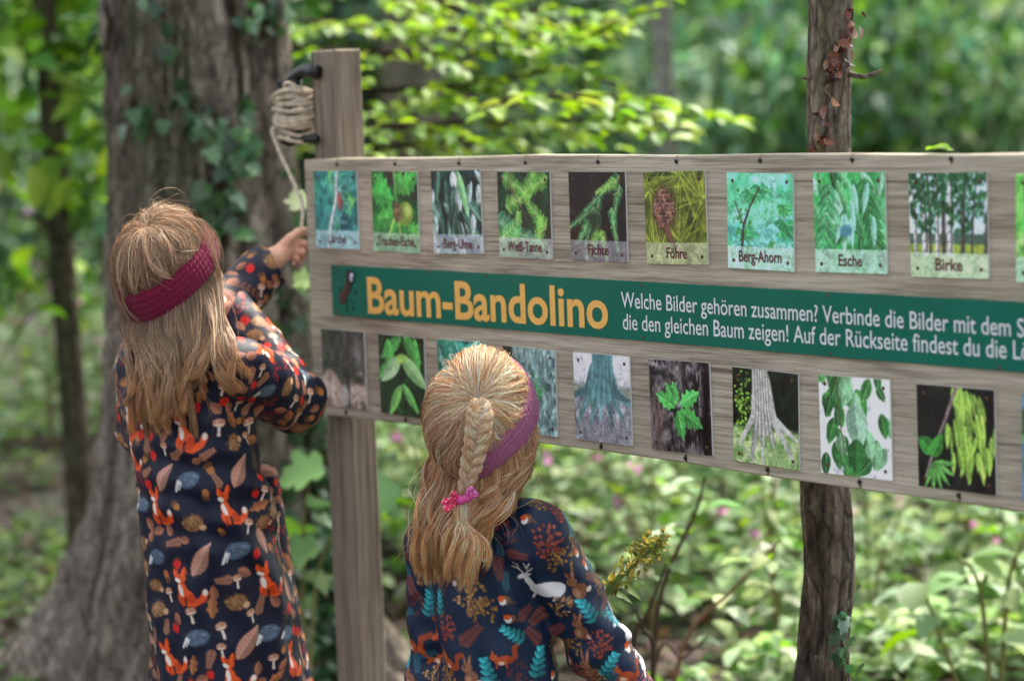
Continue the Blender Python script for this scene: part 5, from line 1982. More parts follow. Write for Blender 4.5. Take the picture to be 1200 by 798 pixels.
def m_acorn(c):
    c.ell(.5, .4, .2, .27, 0, (176, 112, 60))
    c.ell(.5, .66, .26, .14, 0, (104, 66, 44))
    c.seg(.5, .7, .53, .92, .03, .02, (104, 66, 44))


def m_stag(c):
    w_ = (226, 226, 230)
    c.ell(.58, .32, .3, .15, .1, w_)
    c.ell(.8, .3, .14, .13, 0, w_)
    c.line([(.38, .36), (.3, .5), (.26, .6)], .085, .055, w_)
    c.ell(.2, .6, .1, .05, .35, w_)
    c.leaf(.28, .62, .14, .03, .5, w_)
    c.seg(.4, .25, .3, .1, .035, .02, w_)
    c.seg(.85, .22, .7, .1, .04, .02, w_)
    for pts in (((.27, .64), (.36, .76), (.33, .96)), ((.34, .74), (.46, .84)), ((.35, .84), (.43, .95)), ((.24, .65), (.16, .76), (.2, .95)), ((.17, .76), (.06, .84)), ((.18, .85), (.1, .95))):
        c.line(list(pts), .02, .012, w_)


def m_rabbit(c):
    b_ = (134, 88, 66)
    c.ell(.52, .3, .2, .24, 0, b_)
    c.ell(.42, .62, .15, .13, .2, (146, 98, 74))
    c.leaf(.4, .7, .3, .05, 1.75, b_)
    c.leaf(.48, .7, .3, .05, 1.35, (160, 112, 90))
    c.ell(.45, .26, .08, .14, 0, (176, 130, 104))
    c.ell(.74, .18, .07, .07, 0, (226, 210, 200))
    c.ell(.36, .65, .02, .025, 0, (20, 16, 16))


def m_squirrel(c):
    o = (176, 76, 36)
    c.ell(.5, .36, .26, .13, .1, o)
    c.ell(.24, .46, .11, .1, 0, (190, 86, 44))
    c.leaf(.22, .52, .14, .04, 1.6, o)
    c.line([(.7, .34), (.86, .42), (.84, .66), (.94, .74)], .09, .07, (150, 62, 30))
    c.ell(.42, .28, .12, .05, 0, (222, 190, 164))
    c.seg(.34, .28, .3, .14, .035, .025, o)
    c.seg(.58, .26, .6, .13, .035, .025, o)


def m_robin(c):
    c.ell(.52, .5, .24, .2, -.3, (124, 82, 60))
    c.ell(.42, .46, .16, .17, 0, (226, 224, 220))
    c.ell(.38, .58, .15, .13, 0, (214, 92, 40))
    c.leaf(.66, .44, .34, .06, -.6, (90, 64, 54))
    c.ell(.36, .66, .02, .02, 0, (20, 16, 16))


def m_teal(c):
    col = (52, 158, 168)
    c.line([(.5, .02), (.46, .4), (.54, .9)], .016, .01, (30, 100, 112))
    for k in range(5):
        for s in (-1, 1): c.leaf(.5 + s * .03, .10 + k * .18, .36 - .03 * k, .085, 1.57 + s * (1.15 - .08 * k), np.array(col) * (.72 + .1 * k + .1 * s), None)


def m_dots(col):
    def f(c):
        c.line([(.5, .02), (.5, .4), (.45, .8)], .012, .008, np.array(col) * .6)
        for i in range(46):
            a, r_ = c.r.uniform(0, 6.28), c.r.uniform(0, 1) ** .6 * .4
            c.ell(.5 + math.cos(a) * r_, .55 + math.sin(a) * r_, .055, .04, a, np.array(col) * c.r.uniform(.65, 1.15))
    return f


def paint(v, nrm, base, motifs, seed, spacing, fixed=()):
    """lay motifs over the cloth; motifs = (weight, size, upright, raster)"""
    r = np.random.default_rng(seed)
    col = np.ones((len(v), 3)) * np.array(base)
    wts = np.array([m[0] for m in motifs], float)
    done = []

    def lay(p, n, ang, size, ras):
        img, al = ras
        up = np.array([-.04, 0, 1.0])
        b_ = unit(up - n * (up @ n))
        a_ = np.cross(b_, n)
        ca, sa = math.cos(ang), math.sin(ang)
        ax_, bx_ = a_ * ca + b_ * sa, -a_ * sa + b_ * ca
        d = v - p
        near = np.nonzero((np.abs(d) < size).all(1) & ((nrm @ n) > .25))[0]
        dd = d[near]
        x, y = dd @ ax_ / size + .5, dd @ bx_ / size + .5
        ok = (x > 0) & (x < 1) & (y > 0) & (y < 1) & (np.abs(dd @ n) < size * .6)
        near, x, y = near[ok], x[ok], y[ok]
        k = img.shape[0] - 1
        fx, fy = x * k, y * k
        ix, iy = np.minimum(fx.astype(int), k - 1), np.minimum(fy.astype(int), k - 1)
        fx, fy = (fx - ix)[:, None], (fy - iy)[:, None]
        g = lambda m: m[iy, ix] * (1 - fx) * (1 - fy) + m[iy, ix + 1] * fx * (1 - fy) + m[iy + 1, ix] * (1 - fx) * fy + m[iy + 1, ix + 1] * fx * fy
        alp = g(al[..., None])
        c_ = g(img * al[..., None]) / np.maximum(alp, 1e-3)
        col[near] += alp * (c_ - col[near])

    px, py, dp = project(v)
    for (x, y, mi, size, ang) in fixed:
        m = np.nonzero((np.abs(px - x) < 3) & (np.abs(py - y) < 3))[0]
        if len(m) == 0: continue
        i = m[np.argmin(dp[m])]
        lay(v[i], nrm[i], ang, size, motifs[mi][3])
        done.append((v[i], size * .48))
    order = r.permutation(len(v))
    C_ = np.array([d[0] for d in done]).reshape(-1, 3)
    Rr = np.array([d[1] for d in done])
    for i in order[:20000]:
        mi = r.choice(len(motifs), p=wts / wts.sum())
        size = motifs[mi][1] * r.uniform(.85, 1.15)
        rad = size * spacing
        if len(C_) and (np.linalg.norm(C_ - v[i], axis=1) < (Rr + rad)).any(): continue
        ang = r.normal() * .25 if motifs[mi][2] else r.uniform(0, 6.28)
        lay(v[i], nrm[i], ang, size, motifs[mi][3])
        C_ = np.concatenate([C_, v[i][None]])
        Rr = np.append(Rr, rad)
        if len(C_) > 1800: break
    return col


# ------------------------------------------------------------------ hair
def strands(mb_, paths, rad, cols):
    """many hairs as thin three-sided tapered tubes; paths (n, m, 3), cols (n, m, 3)"""
    n, m, _ = paths.shape
    t = unit(np.gradient(paths, axis=1))
    ref = unit(paths - CAM)
    u = unit(np.cross(t, ref))
    b = np.cross(t, u)
    s = np.linspace(0, 1, m)
    tap = np.clip(np.minimum(1.0, (1.04 - s) * 3.5), .12, 1)
    rr = (np.ones(n) * rad)[:, None] * tap[None]
    v = []
    for k in range(3):
        a = k * 2 * np.pi / 3 + .5
        v.append(paths + rr[..., None] * (math.cos(a) * u + math.sin(a) * b))
    v = np.stack(v, 2).reshape(-1, 3)
    i = (np.arange(n)[:, None] * m + np.arange(m - 1)[None])[..., None] * 3
    j = np.arange(3)[None, None]
    f = np.stack([i + j, i + (j + 1) % 3, i + 3 + (j + 1) % 3, i + 3 + j], -1).reshape(-1, 4)
    mb_.add(v, f, np.repeat(cols.reshape(-1, 3), 3, 0))


class Head:
    def __init__(self, c, f, up, r):
        self.c = np.asarray(c, float)
        self.f = unit(f)
        self.u = unit(np.asarray(up) - self.f * (np.asarray(up) @ self.f))
        self.r = np.cross(self.f, self.u)
        self.rad = np.asarray(r, float)          # side, front, up

    def surf(self, d, off=0.0):
        """points on the skull in directions d (head axes right, front, up), lifted by off"""
        d = unit(d)
        k = 1 / np.sqrt(((d / self.rad) ** 2).sum(-1, keepdims=True))
        q = d * (k + np.asarray(off)[..., None] if np.ndim(off) else d * 0 + k + off)
        return self.c + q[..., 0:1] * self.r + q[..., 1:2] * self.f + q[..., 2:3] * self.u

    def band_dir(self, phi, a, b, dh=0.0):
        """direction of the headband at azimuth phi (0 = front, positive to the right)"""
        h = a + b * np.cos(phi) + dh
        k = np.sqrt(np.clip(1 - (h / self.rad[2]) ** 2, .05, 1))
        return np.stack([np.sin(phi) * self.rad[0] * k, np.cos(phi) * self.rad[1] * k, h], -1)


def slerp(a, b, t):
    a, b = unit(a), unit(b)
    w_ = np.arccos(np.clip((a * b).sum(-1, keepdims=True), -.9999, .9999))
    return (np.sin((1 - t) * w_) * a + np.sin(t * w_) * b) / np.sin(w_)


def hair_cols(n, m, roots, mids, tips, r, spread=.14, gain=1.0):
    s = np.linspace(0, 1, m)[None, :, None]
    a = np.array(roots)[r.integers(0, len(roots), n)][:, None]
    b = np.array(mids)[r.integers(0, len(mids), n)][:, None]
    c = np.array(tips)[r.integers(0, len(tips), n)][:, None]
    col = np.where(s < .5, a + (b - a) * s * 2, b + (c - b) * (s * 2 - 1))
    return np.clip(col * gain * (1 + spread * r.normal(size=(n, 1, 1))), .01, .96)


def headband(name, head, a, b, half, off, mat, parent, label, stitch=(150, 8)):
    nph, nw = 420, 34
    ph = np.linspace(0, 2 * np.pi, nph, endpoint=False)
    wv = np.linspace(-1, 1, nw)
    PH, W_ = np.meshgrid(ph, wv, indexing='ij')
    d = head.band_dir(PH, a, b, W_ * half)
    rib = np.abs(np.sin((W_ * .5 + .5) * np.pi * stitch[1])) ** .6
    st_ = .5 + .5 * np.sin(PH * stitch[0] + np.pi * np.floor((W_ * .5 + .5) * stitch[1]))
    o_ = off - .004 * np.abs(W_) ** 4 + .0024 * rib * (.45 + .55 * st_)
    v = head.surf(d, o_)
    inner = head.surf(d[:, [0, -1]], -.002)
    vv = np.concatenate([v, inner], 1)
    k = nw + 2
    i = np.arange(nph)[:, None] * k
    i2 = ((np.arange(nph) + 1) % nph)[:, None] * k
    j = np.arange(nw - 1)[None]
    f = [np.stack([i + j, i2 + j, i2 + j + 1, i + j + 1], -1).reshape(-1, 4)]
    for a_, b_ in ((nw, 0), (nw - 1, nw + 1)):
        f.append(np.stack([i + a_, i2 + a_, i2 + b_, i + b_], -1).reshape(-1, 4))
    o = mesh(name, vv.reshape(-1, 3), np.concatenate(f), mat, parent)
    return o


# ------------------------------------------------------------------ bodies
def hand(F, w_, knuck, fingers, thumb, r=.0058):
    """palm from the wrist to the knuckles, four jointed fingers and a thumb"""
    for kpt, kr in knuck: F.cap(w_, kpt, .0155, kr, .006)
    for a, b in zip(knuck[:-1], knuck[1:]): F.cap(a[0], b[0], a[1], b[1], .005)
    for i, ch in enumerate(fingers):
        rr = r * (1, 1.03, .98, .86)[i]
        F.chain(ch, [rr * 1.12, rr * 1.04, rr * .96, rr * .84][:len(ch)], .0018)
    F.chain(thumb, [r * 1.9, r * 1.25, r * 1.1, r * .92][:len(thumb)], .003)


def relaxed_hand(F, w_, d, n):
    """hanging hand: d along the fingers, n out of its back"""
    d, n = unit(d), unit(n)
    s = np.cross(d, n)
    kn = [(w_ + d * .048 + s * x, .0085) for x in (.020, .007, -.007, -.019)]
    fg = []
    for (k_, _), L in zip(kn, (.042, .047, .043, .034)):
        p1 = k_ + d * L * .45 - n * .004
        p2 = p1 + d * L * .3 - n * .010
        p3 = p2 + d * L * .18 - n * .014
        fg.append([k_, p1, p2, p3])
    th_ = [w_ + d * .012 + s * .012, w_ + d * .032 + s * .032 - n * .006, w_ + d * .05 + s * .036 - n * .012, w_ + d * .064 + s * .033 - n * .018]
    hand(F, w_, kn, fg, th_)


def face(F, h, k=1.0):
    c, r, f, u = h.c, h.r, h.f, h.u
    R_, F_, U_ = h.rad
    F.ell(c, (r, f, u), h.rad, .0)
    F.ell(c + f * F_ * .16 - u * U_ * .52, (r, f, u), (R_ * .78, F_ * .74, U_ * .62), .02)          # jaw and cheeks
    F.ell(c + f * F_ * .62 - u * U_ * .98, (r, f, u), (.017, .014, .013), .014)                     # chin
    F.cap(c + f * F_ * .97 - u * U_ * .16, c + f * F_ * 1.08 - u * U_ * .44, .0045, .0085, .008)    # nose
    F.ell(c + f * F_ * .93 - u * U_ * .70, (r, f, u), (.017, .007, .0045), .005)                    # lips
    F.ell(c + f * F_ * .92 - u * U_ * .77, (r, f, u), (.014, .007, .005), .005)
    for s in (-1, 1):
        F.ell(c + f * F_ * .90 + s * r * R_ * .45 - u * U_ * .10, (r, f, u), (.016, .010, .010), .006, cut=True)
        F.ell(c + f * F_ * .80 + s * r * R_ * .45 - u * U_ * .10, (r, f, u), (.0125, .0125, .0115), .001)
        F.ell(c + s * r * R_ * 1.0 - f * F_ * .02 - u * U_ * .22, (unit(r * s + f * .4), unit(f - r * s * .4), u), (.006, .015, .024), .004)


def skin_cols(v, h, base, flush):
    c = np.ones((len(v), 3)) * np.array(base)
    q = v - h.c
    R_, F_, U_ = h.rad

    def spot(p, rad, col, a=1.0):
        w_ = np.clip(1.4 - np.linalg.norm((v - p) / rad, axis=1), 0, 1)[:, None] * a
        c[:] += w_ * (np.array(col) - c)
    mouth = h.c + h.f * F_ * .95 - h.u * U_ * .735
    spot(mouth, np.array([.014, .014, .007]), rgb(176, 92, 88), .8)
    for s in (-1, 1):
        eye = h.c + h.f * (F_ * .80 + .0125) + s * h.r * R_ * .45 - h.u * U_ * .10
        spot(eye, .009, rgb(226, 222, 218))
        spot(eye, .0045, rgb(74, 88, 98))
        spot(eye + h.u * .020, np.array([.012, .012, .004]), rgb(120, 92, 66), .7)
        spot(h.c + h.f * F_ * .72 + s * h.r * R_ * .62 - h.u * U_ * .5, .022, flush, .5)
    return c


def make_girl(name, label, head, J, torso, tf, sleeve, extra, dress_z, motifs, base, seed, spacing, fixed, skirt_fold, hand_fn, fine, xr, yr):
    rdir = np.array([tf[1], -tf[0], 0.0])
    g = GZ((torso[-1][0][0], torso[-1][0][1], 0))
    t = thing(name, g, label, 'person')
    # body
    F = Field(axis_pts(*xr, .009, [f_[0] for f_ in fine]), axis_pts(*yr, .009, [f_[1] for f_ in fine]), axis_pts(-.02, head.c[2] + .16, .009, [f_[2] for f_ in fine]))
    face(F, head)
    F.cap(J['neck'], head.c - head.u * head.rad[2] * .55, .034, .032, .015)
    F.stack([(p, a * .80, b * .80) for p, a, b in torso], tf, rdir, .02)
    F.chain([J['lsh'], J['neck'] - np.array([0, 0, .03]), J['rsh']], [.036, .045, .036], .02)
    for s in 'lr':
        F.chain([J[s + 'sh'], J[s + 'el'], J[s + 'wr']], [.032, .024, .0185], .012)
    hip = torso[-2][0]
    for s in (-1, 1):
        hp_ = hip + s * rdir * .045
        kn_ = np.array([g[0], g[1], .27]) + s * rdir * .05 + np.array([tf[0], tf[1], 0]) * .01
        an_ = np.array([g[0], g[1], .055]) + s * rdir * .052 - np.array([tf[0], tf[1], 0]) * .005
        F.chain([hp_, kn_, kn_ * [1, 1, 0] + [0, 0, .19], an_], [.062, .040, .040, .028], .015)
        F.chain([an_ + np.array([0, 0, -.015]), an_ * [1, 1, 0] + np.array([tf[0] * .10, tf[1] * .10, .028])], [.027, .022], .01)
        q = MB()
        fwd_ = np.array([tf[0], tf[1], 0.0])
        base_ = an_ * [1, 1, 0]
        L_ = np.linspace(0, 1, 14)
        wdt = .030 + .010 * np.sin(L_ * np.pi) ** .5
        for k in range(2):
            pass
        prof = spline([base_ - fwd_ * .045 + [0, 0, .030], base_ + [0, 0, .036], base_ + fwd_ * .07 + [0, 0, .034], base_ + fwd_ * .135 + [0, 0, .026]], 14)
        q.tube(prof, np.array([.024, .030, .033, .034, .034, .034, .034, .034, .034, .034, .033, .031, .028, .020]), 14)
        v0 = q.v[0]
        v0[:, 2] = np.maximum(v0[:, 2], .003)
        sh = sub_of(q.build('shoe', M_SHOE, t, colors=False), t)
    hand_fn(F)
    v, f = F.skin()
    mesh('body', v, f, M_SKIN, t, skin_cols(v, head, rgb(224, 172, 146), rgb(226, 140, 122)))
    # dress
    D = Field(axis_pts(*xr, .0036), axis_pts(*yr, .0036), axis_pts(dress_z, max(J['neck'][2] + .06, J['lcuff'][2] + .06), .0036))
    D.stack(torso, tf, rdir, .02)
    nk = J['neck']
    D.chain([J['lsh'], nk - np.array([0, 0, .030]), J['rsh']], [.046, .052, .046], .03)
    for s in 'lr':
        D.chain([J[s + 'sh'], J[s + 'el'], J[s + 'cuff']], sleeve, .014)
    for a, b, ra, rb, k in extra: D.cap(a, b, ra, rb, k)
    D.cap(nk, nk + np.array([0, 0, .09]), .036, .036, .004, cut=True)
    for s in 'lr':
        ax_ = unit(J[s + 'cuff'] - J[s + 'el'])
        D.cap(J[s + 'cuff'] + ax_ * sleeve[2] * .55, J[s + 'cuff'] + ax_ * .1, sleeve[2] * 1.25, sleeve[2] * 1.25, .003, cut=True)
    # folds in the cloth
    X, Yg, Z = np.meshgrid(*D.ax, indexing='ij')
    near = np.abs(D.V) < .02
    p = np.stack([X[near], Yg[near], Z[near]], -1)
    dz = np.zeros(len(p))
    dz += .0055 * noise(p * np.array([22, 22, 9]), seed) + .003 * noise(p * np.array([50, 50, 30]), seed + 1)
    for s in 'lr':
        for a, b, amp in ((J[s + 'sh'], J[s + 'el'], .0052), (J[s + 'el'], J[s + 'cuff'], .0052)):
            ax_ = b - a
            L_ = np.linalg.norm(ax_)
            ax_ = ax_ / L_
            tt = (p - a) @ ax_
            dist = np.linalg.norm(p - a - tt[:, None] * ax_, axis=1)
            w_ = np.clip(1 - np.abs(dist - .04) / .04, 0, 1) * np.clip((tt + .03) / .03, 0, 1) * np.clip((L_ + .03 - tt) / .03, 0, 1)
            tw = noise(p * 22, seed + 5)
            wr = np.sin((tt * 95 + tw * 3.2)) * (.55 + .45 * noise(p * 14, seed + 7))
            e_ = np.exp(-((tt - (L_ if s + 'el' and (b is J[s + 'el']) else 0)) / .075) ** 2)
            dz += amp * w_ * wr * (.35 + .9 * e_)
    for c0, n0, wl, amp, rad in skirt_fold:
        tt = (p - c0) @ unit(n0)
        dz += amp * np.sin(tt * 2 * np.pi / wl + 1.2 * noise(p * 11, seed + 9)) * np.exp(-(np.linalg.norm(p - c0, axis=1) / rad) ** 2)
    D.V[near] += dz.astype(np.float32)
    v, f = D.skin()
    v, f, nn = subdivide(v, f, 1)
    col = paint(v, nn, base, motifs, seed, spacing, fixed)
    mesh('dress', v, f, M_JERSEY, t, col)
    return t, D


def fall(D, start, outw, ends, mids, m, off, r, clump, wave=.004, cl_strength=.75):
    """hairs from start points down to end points, kept outside the cloth"""
    n = len(start)
    s = np.linspace(0, 1, m)[None, :, None]
    p1 = start + outw * .012 + np.array([0, 0, -.035])
    P0, P1, P2, P3 = start[:, None], p1[:, None], mids[:, None], ends[:, None]
    u = np.where(s < .2, s / .2, (s - .2) / .8)
    b1 = P0 + (P1 - P0) * u
    mm = P1 + (P2 - P1)
    b2 = (1 - u) ** 2 * P1 + 2 * (1 - u) * u * P2 + u ** 2 * P3
    path = np.where(s < .2, b1, b2)
    for k in range(2): path[:, 1:-1] = (path[:, :-2] + 2 * path[:, 1:-1] + path[:, 2:]) / 4
    nc = clump.max() + 1
    ctr = np.zeros((nc, m, 3))
    cnt_ = np.bincount(clump, minlength=nc)[:, None, None]
    np.add.at(ctr, clump, path)
    ctr = ctr / np.maximum(cnt_, 1)
    path = path + (ctr[clump] - path) * cl_strength * s ** 1.3
    ph = r.uniform(0, 6.28, nc)[clump][:, None]
    fr = r.uniform(5, 9, nc)[clump][:, None]
    wv = np.sin(s[..., 0] * fr + ph) * s[..., 0]
    wz = np.cos(s[..., 0] * fr * .9 + ph) * s[..., 0]
    path = path + wave * (wv[..., None] * RGT + .7 * wz[..., None] * np.array([0, 1.0, 0]))
    path = path + .0012 * r.normal(size=(n, 1, 3)) + .0022 * np.cumsum(r.normal(size=(n, m, 3)), 1) / np.sqrt(m) * s
    for it in range(3):
        q = path.reshape(-1, 3)
        d = D.at(q)
        o_ = np.broadcast_to(off[:, None], (n, m)).ravel()
        bad = d < o_
        if bad.any():
            q[bad] += (D.grad(q[bad]) * (o_[bad] - d[bad])[:, None])
        path = q.reshape(n, m, 3)
    return path
# ------------------------------------------------------------------ the taller girl, at the left end of the sign
h1 = Head(P(201, 325, 3.68), (.62, .785, .06), (-.05, -.02, 1), (.064, .079, .088))
J1 = dict(neck=P(210, 404, 3.70), lsh=P(179, 424, 3.775), rsh=P(276, 432, 3.63), rel=P(346, 468, 3.77), rwr=P(248, 350, 3.84), lel=P(246, 376, 3.92), lwr=P(321, 303, 4.01))
J1['lcuff'] = P(319, 307, 4.005)
J1['rcuff'] = P(258, 354, 3.835)
T1 = [(P(214, 418, 3.70), .085, .06), (P(220, 460, 3.69), .104, .074), (P(228, 520, 3.69), .106, .080), (P(244, 600, 3.70), .112, .094), (P(255, 690, 3.72), .122, .108), (P(268, 798, 3.73), .126, .116), (P(280, 905, 3.74), .130, .122)]


def hand1(F):
    Yh = 4.045
    w_ = P(322, 303, 4.01)
    kn = [(P(345, 278, Yh), .008), (P(345, 286, Yh - .004), .008), (P(342, 294, Yh - .006), .0075), (P(338, 300, Yh - .004), .007)]
    fg = [[kn[0][0], P(352, 273, Yh + .004), P(357, 272, Yh + .01), P(359, 274, Yh + .016)],
          [kn[1][0], P(356, 285, Yh - .006), P(358, 291, Yh + .008), P(352, 293, Yh + .014)],
          [kn[2][0], P(354, 295, Yh - .01), P(356, 301, Yh + .004), P(350, 303, Yh + .012)],
          [kn[3][0], P(348, 303, Yh - .010), P(350, 308, Yh + .002), P(345, 309, Yh + .01)]]
    th_ = [P(330, 291, Yh - .022), P(340, 279, Yh - .026), P(349, 272, Yh - .018), P(357, 269, Yh - .006)]
    hand(F, w_, kn, fg, th_)
    relaxed_hand(F, J1['rwr'], P(226, 338, 3.83) - J1['rwr'], np.array([.6, -.6, .3]))


NAVY = rgb(17, 23, 46)
MOT1 = [(1.0, .060, True, motif(90, m_fox, 1)), (.8, .052, True, motif(90, m_badger, 2)), (1.2, .044, True, motif(80, m_hedgehog, 3)), (1.6, .052, False, motif(80, m_leafbig((178, 126, 108)), 4)), (1.9, .038, False, motif(64, m_oakleaf, 5)),
        (2.2, .034, False, motif(64, m_fern((164, 112, 90)), 6)), (2.2, .030, True, motif(56, m_mushroom, 7)), (1.5, .023, True, motif(48, m_strawberry, 8)), (1.5, .034, False, motif(48, m_berries, 9)), (1.3, .046, False, motif(64, m_sprig, 10)), (2.0, .024, False, motif(48, m_smallleaf, 11)), (1.2, .028, False, motif(48, m_acorn, 12))]
fix1 = [(217, 505, 0, .064, 0), (182, 592, 0, .062, .1), (272, 590, 0, .064, 0), (217, 690, 0, .064, .05), (275, 790, 0, .064, 0), (200, 770, 0, .06, .3), (347, 768, 0, .06, 0), (320, 680, 0, .06, .1), (216, 560, 1, .054, .2), (278, 648, 1, .056, .2), (180, 655, 1, .052, .1), (228, 750, 1, .054, .1), (316, 745, 1, .052, .2),
        (228, 615, 2, .05, 0), (280, 708, 2, .05, 0), (276, 515, 2, .046, .6), (182, 710, 2, .046, .2), (234, 657, 3, .066, .9), (284, 550, 3, .06, 1.1), (294, 755, 3, .066, .9), (187, 562, 3, .055, 1.0), (312, 405, 0, .06, .9), (268, 415, 3, .05, .2), (340, 455, 2, .045, .9), (305, 500, 0, .06, 0)]
girl1, D1 = make_girl('person', 'taller girl in a navy fox print dress with a burgundy headband reaching for the string', h1, J1, T1, (.60, .80), [.049, .048, .039],
                      [(P(310, 560, 3.86), P(346, 880, 3.92), .022, .046, .022), (P(168, 430, 3.74), P(172, 500, 3.76), .04, .05, .03)], T1[-1][0][2] + .002, MOT1, NAVY, 31, .305, fix1,
                      [(P(232, 560, 3.6), (.1, .1, 1.0), .05, .0035, .13), (P(290, 620, 3.6), (.8, .1, .5), .06, .004, .16), (P(240, 780, 3.6), (1, -.3, .15), .07, .004, .2), (P(200, 480, 3.6), (.5, 0, 1), .045, .003, .1)],
                      hand1, [((P(312, 300, 4.0)[0], P(366, 300, 4.07)[0], .0022), (3.985, 4.08, .0022), (P(330, 316, 4.0)[2], P(330, 262, 4.06)[2], .0022)), ((h1.c[0] - .02, h1.c[0] + .11, .0035), (h1.c[1] - .02, h1.c[1] + .13, .0035), (h1.c[2] - .12, h1.c[2] + .03, .0035))],
                      (-.78, -.16), (3.42, 4.12))
A1, B1 = .018, .052
r1 = np.random.default_rng(61)
ROOT1 = [rgb(122, 98, 80), rgb(146, 118, 96), rgb(164, 136, 110), rgb(98, 78, 64)]
MID1 = [rgb(172, 142, 114), rgb(198, 170, 140), rgb(146, 114, 88), rgb(214, 190, 162)]
TIP1 = [rgb(178, 124, 76), rgb(202, 152, 102), rgb(146, 98, 62), rgb(214, 178, 132)]


def cap_hair(head, n, m, whorl, phr, a, b, lift, r, extra=0.0, to_gather=False, rough=.3):
    ph = r.uniform(phr[0], phr[1], n)
    bd = head.band_dir(ph, a, b, .012)
    nc = 90
    cl = ((ph - phr[0]) / (phr[1] - phr[0]) * nc).astype(int)
    sw = np.convolve(r.normal(size=nc + 5), np.ones(5) / 5, 'valid') * .55
    t0 = r.uniform(0, .45, n) if not to_gather else r.uniform(0, .25, n)
    s = np.linspace(0, 1, m)[None, :] * (1 - t0[:, None]) + t0[:, None]
    ph2 = ph[:, None] + sw[cl][:, None] * np.sin(np.pi * s) + .10 * r.normal(size=(n, 1)) * (1 - s)
    bd2 = head.band_dir(ph2, a, b, .012)
    w0 = np.ones((n, m, 3)) * np.array(whorl) + .05 * r.normal(size=(n, 1, 3))
    d = slerp(w0, bd2, s[..., None] * .985 + .012)
    lf = (lift[0] + lift[1] * np.sin(np.pi * np.clip(s, 0, 1)) ** .8) * (1 + rough * r.normal(size=nc + 1)[cl][:, None]) * (1 + .12 * r.normal(size=(n, 1)))
    lf = lf * np.clip((1.03 - s) * 8, .15, 1) * np.clip(.45 + s * 2.5, 0, 1)
    p_ = head.surf(d.reshape(-1, 3), np.clip(lf + extra, .0015, .05).ravel()).reshape(n, m, 3)
    return p_ + .00035 * np.cumsum(r.normal(size=p_.shape), 1)


def over_band(mb_, head, a, b, whorl, phis, per, cols, r, lift, drop=.085, t0=.15):
    """loose locks that start on the crown and lie over the headband"""
    n = len(phis) * per
    pl = np.repeat(phis, per) + r.normal(size=n) * .025
    k = np.repeat(np.arange(len(phis)), per)
    s = np.linspace(t0, 1.45, 24)[None, :] + 0 * pl[:, None]
    bd = head.band_dir(pl[:, None] + .12 * np.sin(s * 4 + k[:, None]), a, b, .012) - np.stack([0 * s, 0 * s, drop * np.clip(s - .85, 0, 1)], -1)
    d = slerp(np.ones_like(bd) * np.array(whorl, float), bd, np.clip(s, 0, 1)[..., None] * .985 + .012)
    lf = lift - .002 + .006 * np.sin(s * 2.2) + (r.normal(size=n) * .0012)[:, None]
    p_ = head.surf(d.reshape(-1, 3), lf.ravel()).reshape(n, 24, 3)
    p_ = p_ + .0014 * np.sin(s[..., None] * 7 + k[:, None, None]) * RGT + .0004 * np.cumsum(r.normal(size=p_.shape), 1)
    strands(mb_, p_, r.uniform(.00025, .0005, n), hair_cols(n, 24, cols, cols, cols, r))


def surf_point(D, px, py, lo, hi, off):
    """where the view ray through (px, py) meets the cloth, else None"""
    ys = np.arange(lo, hi, .004)
    pts = np.array([P(px, py, y) for y in ys])
    d = D.at(pts)
    k = np.nonzero(d < off)[0]
    return pts[k[0]] if len(k) else None


def skullcap(mb_, head, a, b, off, col, r):
    """hair-coloured base over the skull, above the band and down the nape"""
    nph, nt_ = 64, 26
    ph = np.linspace(0, 2 * np.pi, nph, endpoint=False)
    tt = np.linspace(0, 1, nt_)
    PH, T = np.meshgrid(ph, tt, indexing='ij')
    back = np.clip(.5 - .5 * np.cos(PH), 0, 1)
    dn = head.band_dir(PH, a, b, .0) * np.array([1, 1, 1]) + np.stack([0 * PH, 0 * PH, -.035 * np.clip(back * 1.6 - .5, 0, 1)], -1)
    d = slerp(np.ones_like(dn) * np.array([0, -.25, 1.0]), dn, T[..., None] * .98 + .01)
    v = head.surf(d.reshape(-1, 3), off)
    i = np.arange(nph)[:, None] * nt_
    i2 = ((np.arange(nph) + 1) % nph)[:, None] * nt_
    j = np.arange(nt_ - 1)[None]
    mb_.add(v, np.stack([i + j, i + j + 1, i2 + j + 1, i2 + j], -1).reshape(-1, 4), np.array(col) * np.ones((len(v), 3)) * (1 + .15 * r.normal(size=(len(v), 1))))


q = MB()
skullcap(q, h1, A1, B1, .003, rgb(92, 72, 56), r1)
c_ = cap_hair(h1, 8000, 16, (0.05, -.42, .9), (0, 2 * np.pi), A1, B1, (.006, .008), r1, rough=.15)
strands(q, c_, r1.uniform(.00022, .0005, len(c_)), hair_cols(len(c_), 16, MID1, ROOT1 + MID1, ROOT1, r1, gain=1.5))  # crown gain above the hanging hair: highlights on top painted into strand colours
